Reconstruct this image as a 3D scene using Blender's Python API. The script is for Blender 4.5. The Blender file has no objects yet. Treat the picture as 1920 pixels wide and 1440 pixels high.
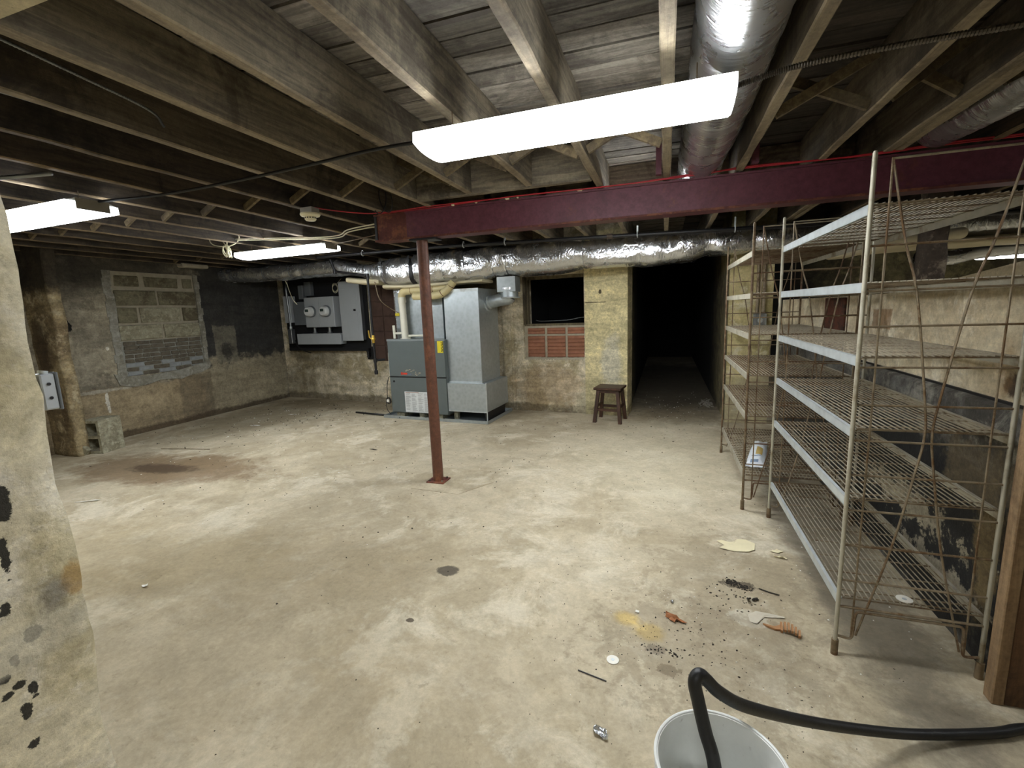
import bpy, math, random
from mathutils import Vector, Matrix, noise
random.seed(7)
PI = math.pi
S = bpy.context.scene
COL = S.collection

# ------------------------------------------------------------------ camera
cam_d = bpy.data.cameras.new('camera')
cam = bpy.data.objects.new('camera', cam_d); COL.objects.link(cam)
cam.matrix_world = Matrix(((0.9491877, -0.0150652, 0.3143497, 0.0),
                           (0.3125414, 0.1621942, -0.9359545, 0.0),
                           (-0.0368854, 0.9866438, 0.1586613, 1.5),
                           (0, 0, 0, 1)))
cam_d.sensor_fit = 'HORIZONTAL'; cam_d.sensor_width = 36.0
cam_d.lens = 863.488 / 1920 * 36.0
cam_d.clip_start = 0.02
S.camera = cam
# ------------------------------------------------------------------ world, exposure
w = bpy.data.worlds.new('world'); S.world = w; w.use_nodes = True
w.node_tree.nodes['Background'].inputs[0].default_value = (0.03, 0.034, 0.04, 1)
w.node_tree.nodes['Background'].inputs[1].default_value = 0.2
S.view_settings.view_transform = 'Standard'; S.view_settings.look = 'None'
S.view_settings.gamma = 1.0; S.view_settings.use_curve_mapping = False
S.view_settings.exposure = 1.15
LAMP = 17.0                      # strength of the strip light diffusers
S.cycles.max_bounces = 7; S.cycles.diffuse_bounces = 4; S.cycles.glossy_bounces = 3
S.cycles.sample_clamp_indirect = 4.0

# ------------------------------------------------------------------ colour and node helpers
def lin(c):
    return tuple(((x / 12.92) if x <= 0.04045 else ((x + 0.055) / 1.055) ** 2.4) for x in c)
def hx(h):
    return lin(tuple(int(h[i:i + 2], 16) / 255 for i in (0, 2, 4))) + (1.0,)

class NT:
    def __init__(s, name):
        s.m = bpy.data.materials.new(name); s.m.use_nodes = True
        s.t = s.m.node_tree; s.n = s.t.nodes; s.l = s.t.links
        s.b = s.n['Principled BSDF']
        s.tc = s.n.new('ShaderNodeTexCoord')
        s.co = s.tc.outputs['Object']
    def link(s, a, b): s.l.new(a, b)
    def inp(s, sock, v):
        if isinstance(v, bpy.types.NodeSocket): s.l.new(v, sock)
        else: sock.default_value = v
    def mapping(s, scale=(1, 1, 1), rot=(0, 0, 0), loc=(0, 0, 0), vec=None):
        n = s.n.new('ShaderNodeMapping'); s.link(vec or s.co, n.inputs[0])
        n.inputs['Location'].default_value = loc; n.inputs['Rotation'].default_value = rot
        n.inputs['Scale'].default_value = scale
        return n.outputs[0]
    def noise(s, scale, detail=4, rough=0.6, vec=None, dist=0.0):
        n = s.n.new('ShaderNodeTexNoise'); s.link(vec or s.co, n.inputs['Vector'])
        n.inputs['Scale'].default_value = scale; n.inputs['Detail'].default_value = detail
        n.inputs['Roughness'].default_value = rough; n.inputs['Distortion'].default_value = dist
        return n.outputs[0]
    def voro(s, scale, vec=None, feature='F1', rnd=1.0):
        n = s.n.new('ShaderNodeTexVoronoi'); n.feature = feature
        s.link(vec or s.co, n.inputs['Vector']); n.inputs['Scale'].default_value = scale
        n.inputs['Randomness'].default_value = rnd
        return n.outputs[0]
    def wave(s, scale, dist=2.0, vec=None, dire='X', detail=2, dscale=1.0):
        n = s.n.new('ShaderNodeTexWave'); s.link(vec or s.co, n.inputs['Vector'])
        n.bands_direction = dire
        n.inputs['Scale'].default_value = scale; n.inputs['Distortion'].default_value = dist
        n.inputs['Detail'].default_value = detail; n.inputs['Detail Scale'].default_value = dscale
        return n.outputs['Fac']
    def mr(s, v, a, b, c=0.0, d=1.0, smooth=True):
        n = s.n.new('ShaderNodeMapRange')
        if smooth: n.interpolation_type = 'SMOOTHSTEP'
        s.inp(n.inputs[0], v)
        for i, x in zip((1, 2, 3, 4), (a, b, c, d)): n.inputs[i].default_value = x
        return n.outputs[0]
    def math(s, op, a, b=0.0, c=0.0):
        n = s.n.new('ShaderNodeMath'); n.operation = op
        s.inp(n.inputs[0], a); s.inp(n.inputs[1], b); s.inp(n.inputs[2], c)
        return n.outputs[0]
    def mix(s, f, a, b, mode='MIX'):
        n = s.n.new('ShaderNodeMix'); n.data_type = 'RGBA'; n.blend_type = mode
        s.inp(n.inputs[0], f); s.inp(n.inputs[6], a); s.inp(n.inputs[7], b)
        return n.outputs[2]
    def bump(s, h, strength=0.3, dist=0.01, prev=None):
        n = s.n.new('ShaderNodeBump'); s.link(h, n.inputs['Height'])
        n.inputs['Strength'].default_value = strength; n.inputs['Distance'].default_value = dist
        if prev: s.link(prev, n.inputs['Normal'])
        return n.outputs[0]
    def stainmask(s, c, r, rotz=0.0, soft=0.35, amt=0.5, nscale=3.0, box=False):
        v = s.mapping(loc=(0, 0, 0))
        a = s.n.new('ShaderNodeVectorMath'); a.operation = 'SUBTRACT'
        s.link(s.co, a.inputs[0]); a.inputs[1].default_value = c
        rr = s.n.new('ShaderNodeVectorRotate'); rr.rotation_type = 'Z_AXIS'
        s.link(a.outputs[0], rr.inputs['Vector']); rr.inputs['Angle'].default_value = -rotz
        d = s.n.new('ShaderNodeVectorMath'); d.operation = 'DIVIDE'
        s.link(rr.outputs[0], d.inputs[0]); d.inputs[1].default_value = r
        if box:
            ab = s.n.new('ShaderNodeVectorMath'); ab.operation = 'ABSOLUTE'; s.link(d.outputs[0], ab.inputs[0])
            sp = s.n.new('ShaderNodeSeparateXYZ'); s.link(ab.outputs[0], sp.inputs[0])
            L = s.math('MAXIMUM', s.math('MAXIMUM', sp.outputs[0], sp.outputs[1]), sp.outputs[2])
        else:
            ln = s.n.new('ShaderNodeVectorMath'); ln.operation = 'LENGTH'; s.link(d.outputs[0], ln.inputs[0])
            L = ln.outputs['Value']
        nz = s.mr(s.noise(nscale, 7, 0.68, dist=0.5), .3, .7, -.5, .5, False)
        n2 = s.mr(s.noise(nscale * 6, 5, 0.7), .3, .7, -.5, .5, False)
        L = s.math('ADD', L, s.math('MULTIPLY', s.math('ADD', nz, s.math('MULTIPLY', n2, .4)), amt * .8))
        return s.mr(L, 1.0 + soft * 0.5, 1.0 - soft * 0.5)
    def out(s, color=None, rough=None, metal=None, normal=None, spec=None):
        if color is not None: s.inp(s.b.inputs['Base Color'], color)
        if rough is not None: s.inp(s.b.inputs['Roughness'], rough)
        if metal is not None: s.inp(s.b.inputs['Metallic'], metal)
        if spec is not None: s.b.inputs['Specular IOR Level'].default_value = spec
        if normal is not None: s.link(normal, s.b.inputs['Normal'])
        return s.m

def plain(name, c, rough=0.6, metal=0.0, var=0.12, scale=6.0, bump=0.0, bs=60.0, dirt=None, dirtamt=0.0):
    t = NT(name); c = hx(c)
    n1 = t.noise(scale, 5, 0.65)
    k = t.mr(n1, 0.25, 0.75, 1 - var, 1 + var, False)
    m = t.mix(1.0, c, k, 'MULTIPLY')
    if dirt:
        n2 = t.noise(scale * 2.3, 8, 0.75)
        m = t.mix(t.mr(n2, 0.62 - dirtamt, 0.78 - dirtamt * .6), m, hx(dirt))
    nb = t.bump(t.noise(bs, 4, 0.6), bump, 0.004) if bump else None
    return t.out(m, rough, metal, nb)

def concrete(name, base, light, dark, stains_shades=(), scale=1.4, bump=0.5, bd=0.012, speck='3a342b', speckamt=0.3, rough=0.9, streak=True, contrast=1.0):
    t = NT(name)
    c = t.mix(t.mr(t.noise(scale, 9, 0.7, dist=0.6), 0.42, 0.58), hx(dark), hx(base))
    c = t.mix(t.mr(t.noise(scale * 2.7, 9, 0.72, vec=t.mapping(loc=(7, 3, 5)), dist=.4), 0.50, 0.64), c, hx(light))
    for st in stains_shades:
        col = hx(st[2]); kw = dict(st[4]) if len(st) > 4 else {}
        mk = t.stainmask(st[0], st[1], **kw)
        c = t.mix(t.math('MULTIPLY', mk, st[3]), c, col)
    if streak:
        sv = t.noise(scale * 2.2, 8, 0.72, vec=t.mapping(scale=(.45, .45, 2.6), loc=(3, 1, 8)), dist=.3)
        c = t.mix(1.0, c, t.mr(sv, .33, .67, 1 - .20 * contrast, 1 + .16 * contrast, False), 'MULTIPLY')
    n4 = t.noise(scale * 7, 10, 0.82, vec=t.mapping(loc=(2, 9, 4)), dist=.4)
    c = t.mix(1.0, c, t.mr(n4, 0.34, 0.66, 1 - .24 * contrast, 1 + .18 * contrast, False), 'MULTIPLY')
    n3 = t.noise(scale * 17, 8, 0.8)
    c = t.mix(t.math('MULTIPLY', t.mr(n3, 0.56, 0.66), speckamt), c, hx(speck))
    n5 = t.noise(38, 6, 0.8, vec=t.mapping(loc=(4, 4, 1)))
    c = t.mix(1.0, c, t.mr(n5, .36, .64, 1 - .14 * contrast, 1 + .12 * contrast, False), 'MULTIPLY')
    nb = t.bump(t.noise(scale * 5, 8, 0.65), bump, bd)
    nb = t.bump(t.noise(scale * 40, 5, 0.7), bump * .7, 0.003, nb)
    return t.out(c, rough, 0.0, nb)

def wood(name, c1, c2, axis='X', rough=0.85, dark='2a2019', darkamt=0.4, gs=1.0, obr=0.25, bump=0.4):
    t = NT(name)
    oi = t.n.new('ShaderNodeObjectInfo')
    add = t.n.new('ShaderNodeVectorMath'); add.operation = 'MULTIPLY_ADD'
    cmb = t.n.new('ShaderNodeCombineXYZ')
    for i in range(3): t.link(oi.outputs['Random'], cmb.inputs[i])
    t.link(cmb.outputs[0], add.inputs[0]); add.inputs[1].default_value = (37, 23, 51); t.link(t.co, add.inputs[2])
    v = add.outputs[0]
    sc = {'X': (1.2, 16, 16), 'Y': (16, 1.2, 16), 'Z': (16, 16, 1.2)}[axis]
    g = t.noise(1.6 * gs, 7, 0.7, vec=t.mapping(scale=sc, vec=v), dist=0.6)
    c = t.mix(t.mr(g, 0.38, 0.62), hx(c1), hx(c2))
    big = t.noise(2.1, 8, 0.72, vec=v, dist=.6)
    c = t.mix(t.math('MULTIPLY', t.mr(big, 0.48, 0.62), darkamt), c, hx(dark))
    fine = t.noise(34, 8, 0.85, vec=v)
    c = t.mix(1.0, c, t.mr(fine, 0.34, 0.66, 0.72, 1.22, False), 'MULTIPLY')
    c = t.mix(1.0, c, t.mr(oi.outputs['Random'], 0, 1, 1 - obr, 1 + obr, False), 'MULTIPLY')
    nb = t.bump(g, bump, 0.006); nb = t.bump(fine, .6, 0.004, nb)
    return t.out(c, rough, 0.0, nb)

def foil(name, c='d4d6d8', wr=1.0, rough=0.16):
    t = NT(name)
    a = t.noise(3.0, 4, 0.6, dist=1.5)
    cr = t.voro(9, feature='DISTANCE_TO_EDGE', vec=t.mapping(scale=(1.6, .7, .8)))
    b = t.noise(60, 4, 0.6)
    nb = t.bump(a, 0.35 * wr, 0.05); nb = t.bump(t.mr(cr, 0, .12), 0.22 * wr, 0.006, nb)
    nb = t.bump(t.noise(14, 2.5, .6, vec=t.mapping(scale=(2.2, .8, .8)), dist=1.2), .3 * wr, .014, nb)
    nb = t.bump(b, 0.15 * wr, 0.004, nb)
    return t.out(hx(c), t.mr(t.noise(9, 4, .6), .3, .7, rough, rough + .14, False), 0.9, nb)

def rusty(name, paint, rust, amt=0.0, rough=0.6, metal=0.2, streak=1.0):
    t = NT(name)
    n1 = t.noise(5, 8, 0.75, vec=t.mapping(scale=(1, 1, streak)))
    c = t.mix(t.mr(n1, 0.50 - amt, 0.62 - amt), hx(paint), hx(rust))
    n2 = t.noise(26, 6, 0.7)
    c = t.mix(1.0, c, t.mr(n2, .34, .66, .72, 1.22, False), 'MULTIPLY')
    return t.out(c, rough, metal, t.bump(n2, 0.35, 0.003))

def galv(name, c='b0b8bb', rough=0.36, metal=0.7, dirt='86837a', da=-0.06):
    t = NT(name)
    v = t.voro(22); n = t.noise(3, 6, .7)
    col = t.mix(1.0, hx(c), t.mr(v, 0, .8, .9, 1.08, False), 'MULTIPLY')
    col = t.mix(t.mr(n, .55 - da, .75 - da), col, hx(dirt))
    return t.out(col, t.mr(n, .3, .7, rough - .05, rough + .15, False), metal, t.bump(t.noise(2.2, 3, .5), .15, .03))

# ------------------------------------------------------------------ mesh builder
class MB:
    def __init__(s): s.v = []; s.f = []; s.mi = []; s.cur = 0
    def add(s, vs, fs):
        o = len(s.v); s.v += [tuple(x) for x in vs]
        s.f += [tuple(i + o for i in f) for f in fs]; s.mi += [s.cur] * len(fs); return s
    def box(s, x0, x1, y0, y1, z0, z1):
        return s.add([(x0, y0, z0), (x1, y0, z0), (x1, y1, z0), (x0, y1, z0), (x0, y0, z1), (x1, y0, z1), (x1, y1, z1), (x0, y1, z1)],
                     [(0, 3, 2, 1), (4, 5, 6, 7), (0, 1, 5, 4), (1, 2, 6, 5), (2, 3, 7, 6), (3, 0, 4, 7)])
    def bbox(s, x0, x1, y0, y1, z0, z1, b=0.004):
        """box with chamfered edges"""
        import bmesh
        bm = bmesh.new(); bmesh.ops.create_cube(bm, size=1)
        for v in bm.verts:
            v.co = Vector(((x0 + x1) / 2 + v.co.x * (x1 - x0), (y0 + y1) / 2 + v.co.y * (y1 - y0), (z0 + z1) / 2 + v.co.z * (z1 - z0)))
        bmesh.ops.bevel(bm, geom=bm.edges[:], offset=b, segments=1, affect='EDGES')
        bm.verts.index_update()
        s.add([v.co[:] for v in bm.verts], [[v.index for v in f.verts] for f in bm.faces]); bm.free(); return s
    def bar(s, p, q, w, h=None, up=(0, 0, 1)):
        p = Vector(p); q = Vector(q); h = h or w
        d = (q - p).normalized(); u = Vector(up)
        if abs(d.dot(u)) > 0.98: u = Vector((0, 1, 0))
        a = d.cross(u).normalized() * w / 2; b = a.cross(d).normalized() * h / 2
        vs = [e + sa * a + sb * b for e in (p, q) for sa, sb in ((-1, -1), (1, -1), (1, 1), (-1, 1))]
        return s.add(vs, [(0, 1, 2, 3), (7, 6, 5, 4), (0, 4, 5, 1), (1, 5, 6, 2), (2, 6, 7, 3), (3, 7, 4, 0)])
    def loft(s, rings, cap=True, closed=False):
        n = len(rings[0]); vs = [p for r in rings for p in r]; fs = []
        m = len(rings)
        for i in range(m - 1 + (1 if closed else 0)):
            for j in range(n):
                a = i * n + j; b = i * n + (j + 1) % n; i2 = ((i + 1) % m) * n
                fs.append((a, b, i2 + (j + 1) % n, i2 + j))
        if cap and not closed: fs += [tuple(range(n - 1, -1, -1)), tuple(range((m - 1) * n, m * n))]
        return s.add(vs, fs)
    def tube(s, pts, r, n=8, cap=True, closed=False, rf=None):
        pts = [Vector(p) for p in pts]; rings = []; m = len(pts)
        u = None
        for i, p in enumerate(pts):
            if closed: t = pts[(i + 1) % m] - pts[i - 1]
            else: t = pts[min(i + 1, m - 1)] - pts[max(i - 1, 0)]
            t.normalize()
            if u is None:
                u = t.cross(Vector((0, 0, 1)))
                if u.length < .05: u = t.cross(Vector((0, 1, 0)))
            u = (u - t * u.dot(t)).normalized(); v = t.cross(u)
            rr = rf(i) if rf else r
            rings.append([p + (u * math.cos(2 * PI * k / n) + v * math.sin(2 * PI * k / n)) * rr for k in range(n)])
        return s.loft(rings, cap, closed)
    def cyl(s, p, q, r, n=16, r2=None):
        return s.tube([p, q], r, n, rf=(lambda i: r if i == 0 else (r2 or r)))
    def lathe(s, prof, c=(0, 0, 0), n=24, axis='Z', cap=True):
        rings = []
        for r, h in prof:
            ring = []
            for k in range(n):
                a = 2 * PI * k / n; x, y = r * math.cos(a), r * math.sin(a)
                p = (x, y, h) if axis == 'Z' else ((x, -h, y) if axis == 'Y' else (h, x, y))
                ring.append((c[0] + p[0], c[1] + p[1], c[2] + p[2]))
            rings.append(ring)
        return s.loft(rings, cap)
    def prism(s, poly, a0, a1, axis='Z'):
        def P(u, v, a): return {'Z': (u, v, a), 'Y': (u, a, v), 'X': (a, u, v)}[axis]
        return s.loft([[P(u, v, a0) for u, v in poly], [P(u, v, a1) for u, v in poly]])
    def build(s, name, mat=None, parent=None, smooth=False, world=False, props=None, loc=None, rotz=0.0, sub=0):
        me = bpy.data.meshes.new(name)
        vs = s.v
        if world and parent is not None:
            M = Matrix.Translation(parent.location) @ Matrix.Rotation(parent.rotation_euler.z, 4, 'Z')
            if parent.parent is not None:
                g = parent.parent
                M = Matrix.Translation(g.location) @ Matrix.Rotation(g.rotation_euler.z, 4, 'Z') @ M
            M = M.inverted(); vs = [tuple(M @ Vector(v)) for v in vs]
        me.from_pydata(vs, [], s.f); 
        mats = mat if isinstance(mat, (list, tuple)) else [mat]
        for m in mats:
            if m: me.materials.append(m)
        if len(mats) > 1: me.polygons.foreach_set('material_index', s.mi)
        if smooth: me.polygons.foreach_set('use_smooth', [True] * len(me.polygons))
        me.validate(); me.update()
        import bmesh
        bm = bmesh.new(); bm.from_mesh(me); bmesh.ops.recalc_face_normals(bm, faces=bm.faces); bm.to_mesh(me); bm.free()
        if smooth and smooth != 'full':
            try: me.set_sharp_from_angle(angle=math.radians(smooth if isinstance(smooth, (int, float)) and smooth > 1 else 40))
            except Exception: pass
        o = bpy.data.objects.new(name, me); COL.objects.link(o)
        if parent is not None: o.parent = parent
        if loc is not None: o.location = loc; o.rotation_euler.z = rotz
        for k, x in (props or {}).items(): o[k] = x
        return o

def thing(name, label, cat, loc=(0, 0, 0), rotz=0.0, group=None):
    o = bpy.data.objects.new(name, None); COL.objects.link(o); o.empty_display_size = 0.1
    o.location = loc; o.rotation_euler = (0, 0, rotz); o['label'] = label; o['category'] = cat
    if group: o['group'] = group
    return o
def tag(o, label, cat, group=None, kind=None):
    o['label'] = label; o['category'] = cat
    if group: o['group'] = group
    if kind: o['kind'] = kind
    return o
def struct(o): o['kind'] = 'structure'; return o
def at_origin(mb, name, mat, label, cat, loc, smooth=False, rotz=0.0, group=None, kind=None):
    """single-mesh thing given in world coordinates, its origin moved to loc"""
    M = (Matrix.Translation(Vector(loc)) @ Matrix.Rotation(rotz, 4, 'Z')).inverted()
    mb.v = [tuple(M @ Vector(v)) for v in mb.v]
    o = mb.build(name, mat, None, smooth, loc=loc, rotz=rotz)
    return tag(o, label, cat, group, kind)
def smoothpath(pts, k=6):
    """Catmull-Rom through points"""
    P = [Vector(p) for p in pts]; P = [P[0] * 2 - P[1]] + P + [P[-1] * 2 - P[-2]]
    out = []
    for i in range(1, len(P) - 2):
        for j in range(k):
            t = j / k
            out.append(0.5 * ((2 * P[i]) + (P[i + 1] - P[i - 1]) * t + (2 * P[i - 1] - 5 * P[i] + 4 * P[i + 1] - P[i + 2]) * t * t + (3 * P[i] - P[i - 1] - 3 * P[i + 1] + P[i + 2]) * t ** 3))
    return out + [P[-2]]

# ------------------------------------------------------------------ materials
M = {}
fs = lambda *a, **k: (a[0], a[1], a[2], a[3], k)
M['floor'] = concrete('floor concrete', 'b8ac93', 'c4baa3', 'a6997f', scale=0.8, bump=0.35, bd=0.006, speck='54462f', speckamt=0.30, streak=False, contrast=.75, stains_shades=[
    fs((-4.9, 3.25, 0), (1.15, .42, 1), '6b5233', .75, rotz=.1, amt=.9, soft=.7, nscale=2.2),
    fs((-4.95, 3.22, 0), (.38, .13, 1), '3f2e1c', .8, rotz=.1, amt=.8, soft=.6, nscale=5),
    fs((-2.25, 2.02, 0), (1.0, .42, 1), '8b7a5c', .42, rotz=.25, amt=1.1, soft=1.0, nscale=1.8),
    fs((-3.3, 1.8, 0), (1.0, .5, 1), '93825f', .42, rotz=.2, amt=1.2, soft=1.0, nscale=1.4),
    fs((-1.7, 1.3, 0), (.9, .35, 1), '97876a', .4, rotz=.1, amt=1.2, soft=1.0, nscale=1.8),
    fs((-5.9, 5.6, 0), (.8, 1.6, 1), '6e6248', .6, amt=.9, soft=.8, nscale=1.6),
    fs((-4.4, 6.5, 0), (2.6, .4, 1), '6a5c42', .6, amt=.9, soft=.8, nscale=1.6),
    fs((.2, 6.9, 0), (.7, .9, 1), '74684f', .6, amt=.8, soft=.8, nscale=2),
    fs((.2, 9.5, 0), (1.5, 2.6, 1), '4e4638', .85, amt=.4, soft=.5, nscale=2),  # passage floor darkened, its deep shade put into the colour
    fs((-1.19, 2.24, 0), (.068, .052, 1), '4a4337', .9, amt=.5, soft=.3, nscale=18),
    fs((-1.18, 1.79, 0), (.02, .015, 1), '4a4032', .9, amt=.5, soft=.3, nscale=30),
    fs((.394, 2.516, 0), (.09, .035, 1), '2b251d', .9, amt=1.3, soft=.3, nscale=26),
    fs((-.05, 2.02, 0), (.07, .06, 1), 'c0a355', .65, amt=.6, soft=.8, nscale=12),
    fs((-.16, 2.08, 0), (.06, .05, 1), 'c0a355', .65, amt=.6, soft=.8, nscale=12),
    fs((-.02, 1.91, 0), (.045, .03, 1), '6b6258', .7, amt=1.3, soft=.3, nscale=30),
    fs((.03, 1.80, 0), (.05, .03, 1), '6b5d48', .7, amt=1.3, soft=.3, nscale=30),
    fs((.40, 2.24, 0), (.09, .06, 1), 'd3ccb9', .75, amt=.8, soft=.3, nscale=14),
    fs((.36, 1.35, 0), (.12, .05, 1), '9a7a46', .6, rotz=-.9, amt=1.0, soft=.8, nscale=14),
    fs((.35, 2.5, 0), (.35, .5, 1), '7a6c55', .35, amt=1.8, soft=.5, nscale=7),
    fs((.2, 1.95, 0), (.45, .35, 1), '7c6f5a', .4, amt=1.8, soft=.5, nscale=9),
    fs((-.02, 4.7, 0), (.8, 1.2, 1), 'c6bca2', .5, amt=.7, soft=.9, nscale=1.5),
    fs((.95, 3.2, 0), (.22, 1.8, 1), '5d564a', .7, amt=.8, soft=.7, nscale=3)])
M['left'] = concrete('left wall', '958d7a', 'aba18a', '736b5c', scale=1.1, contrast=1.6, speckamt=.4, stains_shades=[
    fs((-6.88, 4.6, .18), (.4, 1.9, .50), 'a49272', .75, box=True, amt=.28, soft=.12, nscale=1.6),
    fs((-6.88, 6.1, .45), (.4, .85, .52), '9c927a', .85, box=True, amt=.35, soft=.06, nscale=2.4),
    fs((-6.88, 5.15, .35), (.4, .26, .35), '7a6d58', .7, box=True, amt=.25, soft=.1, nscale=2.0),
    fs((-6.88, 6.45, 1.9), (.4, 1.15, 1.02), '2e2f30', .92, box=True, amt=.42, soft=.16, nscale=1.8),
    fs((-6.88, 5.75, 1.12), (.4, .2, .3), '7f7a6a', .7, box=True, amt=.3, soft=.1, nscale=5),
    fs((-6.88, 5.75, 1.0), (.4, .1, .13), '33312e', .8, amt=1.2, soft=.5, nscale=11),
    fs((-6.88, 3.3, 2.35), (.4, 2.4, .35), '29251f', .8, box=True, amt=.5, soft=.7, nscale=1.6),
    fs((-6.88, 3.85, .66), (.4, .55, .02), 'b9b2a0', .8, amt=1.2, soft=.6, nscale=6),
    fs((-6.88, 3.93, .52), (.4, .02, .13), 'd8d3c6', .95, amt=1.6, soft=.4, nscale=9),
    fs((-6.88, 3.62, .87), (.4, .02, .2), 'c9c2ae', .7, amt=1.2, soft=.4, nscale=5),
    fs((-6.88, 3.65, 1.5), (.4, .05, .07), '0e0d0c', 1.0, amt=.9, soft=.15, nscale=14),
    fs((-6.88, 4.03, 1.20), (.4, .02, .028), 'd8d4c8', .9, amt=1.6, soft=.3, nscale=24),
    fs((-6.88, 5.2, .02), (.4, 2.0, .06), '3d3020', .8, box=True, amt=1.2, soft=.8, nscale=3)])
M['back'] = concrete('back wall', 'd2c6ac', 'ded4bc', 'a6997a', scale=1.5, contrast=1.6, speckamt=.4, stains_shades=[
    fs((-2.6, 0, 2.2), (2.6, .5, .55), '55503f', .7, box=True, amt=.4, soft=.4, nscale=2),  # shadow on the upper wall, put into the colour
    fs((1.377, 0, 1.0), (.291, .5, 1.5), 'dccf9f', .92, box=True, amt=.03, soft=.02, nscale=4),
    fs((1.45, 0, .75), (.13, .5, .35), 'c9c6b8', .6, amt=.9, soft=.6, nscale=4),
    fs((1.2, 0, .2), (.3, .5, .3), '9a9270', .5, amt=.9, soft=.6, nscale=5),
    fs((1.3, 0, 1.7), (.02, .5, .03), '2a231a', .9, amt=.6, soft=.2, nscale=20),
    fs((1.25, 0, 1.56), (.15, .5, .006), '574c36', .9, box=True, amt=.6, soft=.3, nscale=6),
    fs((.5, 0, .35), (.5, .5, .35), 'a98f6c', .55, amt=1.0, soft=.7, nscale=3),
    fs((-3.9, 0, .85), (.6, .5, .25), '5e553f', .6, amt=1.1, soft=.6, nscale=2.6),
    fs((-4.4, 0, .2), (.4, .5, .5), '5e553f', .5, amt=1.1, soft=.6, nscale=2.6),
    fs((-2.4, 0, .04), (4.2, .5, .07), '4a3e28', .6, box=True, amt=1.1, soft=.7, nscale=3)])
M['yellow'] = concrete('yellow plaster', 'c4b686', 'd0c8a8', '9c9062', scale=1.8, stains_shades=[
    fs((1.0, 6.2, .25), (.4, .5, .4), 'a49a80', .7, amt=.8, soft=.6, nscale=3)])
M['right_low'] = concrete('right lower wall', '6b6963', '8a867b', '46423b', scale=2.0, contrast=1.6, speckamt=.4, stains_shades=[
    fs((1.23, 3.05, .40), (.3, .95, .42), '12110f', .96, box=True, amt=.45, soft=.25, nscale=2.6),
    fs((1.23, 4.6, .3), (.3, 1.3, .5), '3a3935', .7, box=True, amt=.5, soft=.4, nscale=2),
    fs((1.23, 2.22, .5), (.3, .07, .30), '83704a', .65, amt=1.4, soft=.7, nscale=6),
    fs((1.23, 2.9, .42), (.3, .42, .07), 'a59b83', .8, amt=2.6, soft=.5, nscale=8),
    fs((1.23, 2.55, .22), (.3, .30, .05), 'a89e88', .75, amt=2.6, soft=.5, nscale=9),
    fs((1.23, 2.04, .33), (.3, .05, .42), 'cfc6ad', .9, box=True, amt=.5, soft=.3, nscale=6),
    fs((1.23, 2.1, .55), (.3, .05, .06), '2c2115', .8, amt=.9, soft=.4, nscale=12),
    fs((1.23, 2.3, .76), (.3, .3, .12), '6d5f45', .6, amt=1.2, soft=.5, nscale=5)])
M['right_up'] = concrete('right upper wall', 'e0d4b6', 'e8dec6', 'c6b697', scale=2.0, bump=.35, stains_shades=[
    fs((1.27, 2.25, 1.14), (.3, .06, .05), '3a2716', .95, amt=.7, soft=.5, nscale=10),
    fs((1.27, 2.3, 1.2), (.3, .04, .12), '9a7a50', .4, amt=1.0, soft=.6, nscale=6),
    fs((1.27, 3.45, 1.36), (.3, .13, .06), '8a6238', .7, box=True, amt=.25, soft=.15, nscale=8),
    fs((1.27, 3.2, 1.56), (.3, 2.4, .05), '6b5a38', .8, box=True, amt=.6, soft=.8, nscale=3)])
M['jamb'] = concrete('jamb plaster', 'cdc3a8', 'dad2bf', 'b3a888', scale=1.9, bump=.6, bd=.015, stains_shades=[
    fs((-1.45, 0.583, 1.1), (.2, 0.014, 0.045), '1b1812', .97, amt=1, soft=.25, nscale=30),
    fs((-1.45, 0.568, 0.98), (.2, 0.008, 0.05), '1b1812', .97, amt=1.2, soft=.25, nscale=30),
    fs((-1.45, 0.548, 0.855), (.2, 0.01, 0.02), '1b1812', .97, amt=1.5, soft=.25, nscale=30),
    fs((-1.45, 0.587, 0.768), (.2, 0.02, 0.018), '1b1812', .97, amt=0.9, soft=.25, nscale=30),
    fs((-1.45, 0.544, 0.725), (.2, 0.008, 0.014), '1b1812', .97, amt=1.2, soft=.25, nscale=30),
    fs((-1.45, 0.522, 0.695), (.2, 0.012, 0.012), '1b1812', .97, amt=1.3, soft=.25, nscale=30),
    fs((-1.45, 0.545, 0.662), (.2, 0.013, 0.01), '1b1812', .97, amt=1.3, soft=.25, nscale=30),
    fs((-1.45, 0.52, 0.652), (.2, 0.012, 0.01), '1b1812', .97, amt=1.3, soft=.25, nscale=30),
    fs((-1.45, 0.566, 0.637), (.2, 0.01, 0.02), '1b1812', .97, amt=1.4, soft=.25, nscale=30),
    fs((-1.45, 0.548, 0.585), (.2, 0.01, 0.022), '1b1812', .97, amt=1.5, soft=.25, nscale=30),
    fs((-1.45, 0.546, 0.498), (.2, 0.016, 0.012), '1b1812', .97, amt=1.4, soft=.25, nscale=30),
    fs((-1.45, .52, 1.2), (.2, .05, .012), '4a4233', .7, amt=1.0, soft=.4, nscale=18),
    fs((-1.45, .68, .855), (.2, .028, .045), 'a08048', .8, amt=.8, soft=.5, nscale=10),
    fs((-1.45, .635, .83), (.2, .03, .05), '6b665b', .65, amt=1.0, soft=.9, nscale=10),
    fs((-1.45, .58, .75), (.2, .12, .05), 'c4bda9', .6, amt=1.0, soft=.8, nscale=6)])
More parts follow.
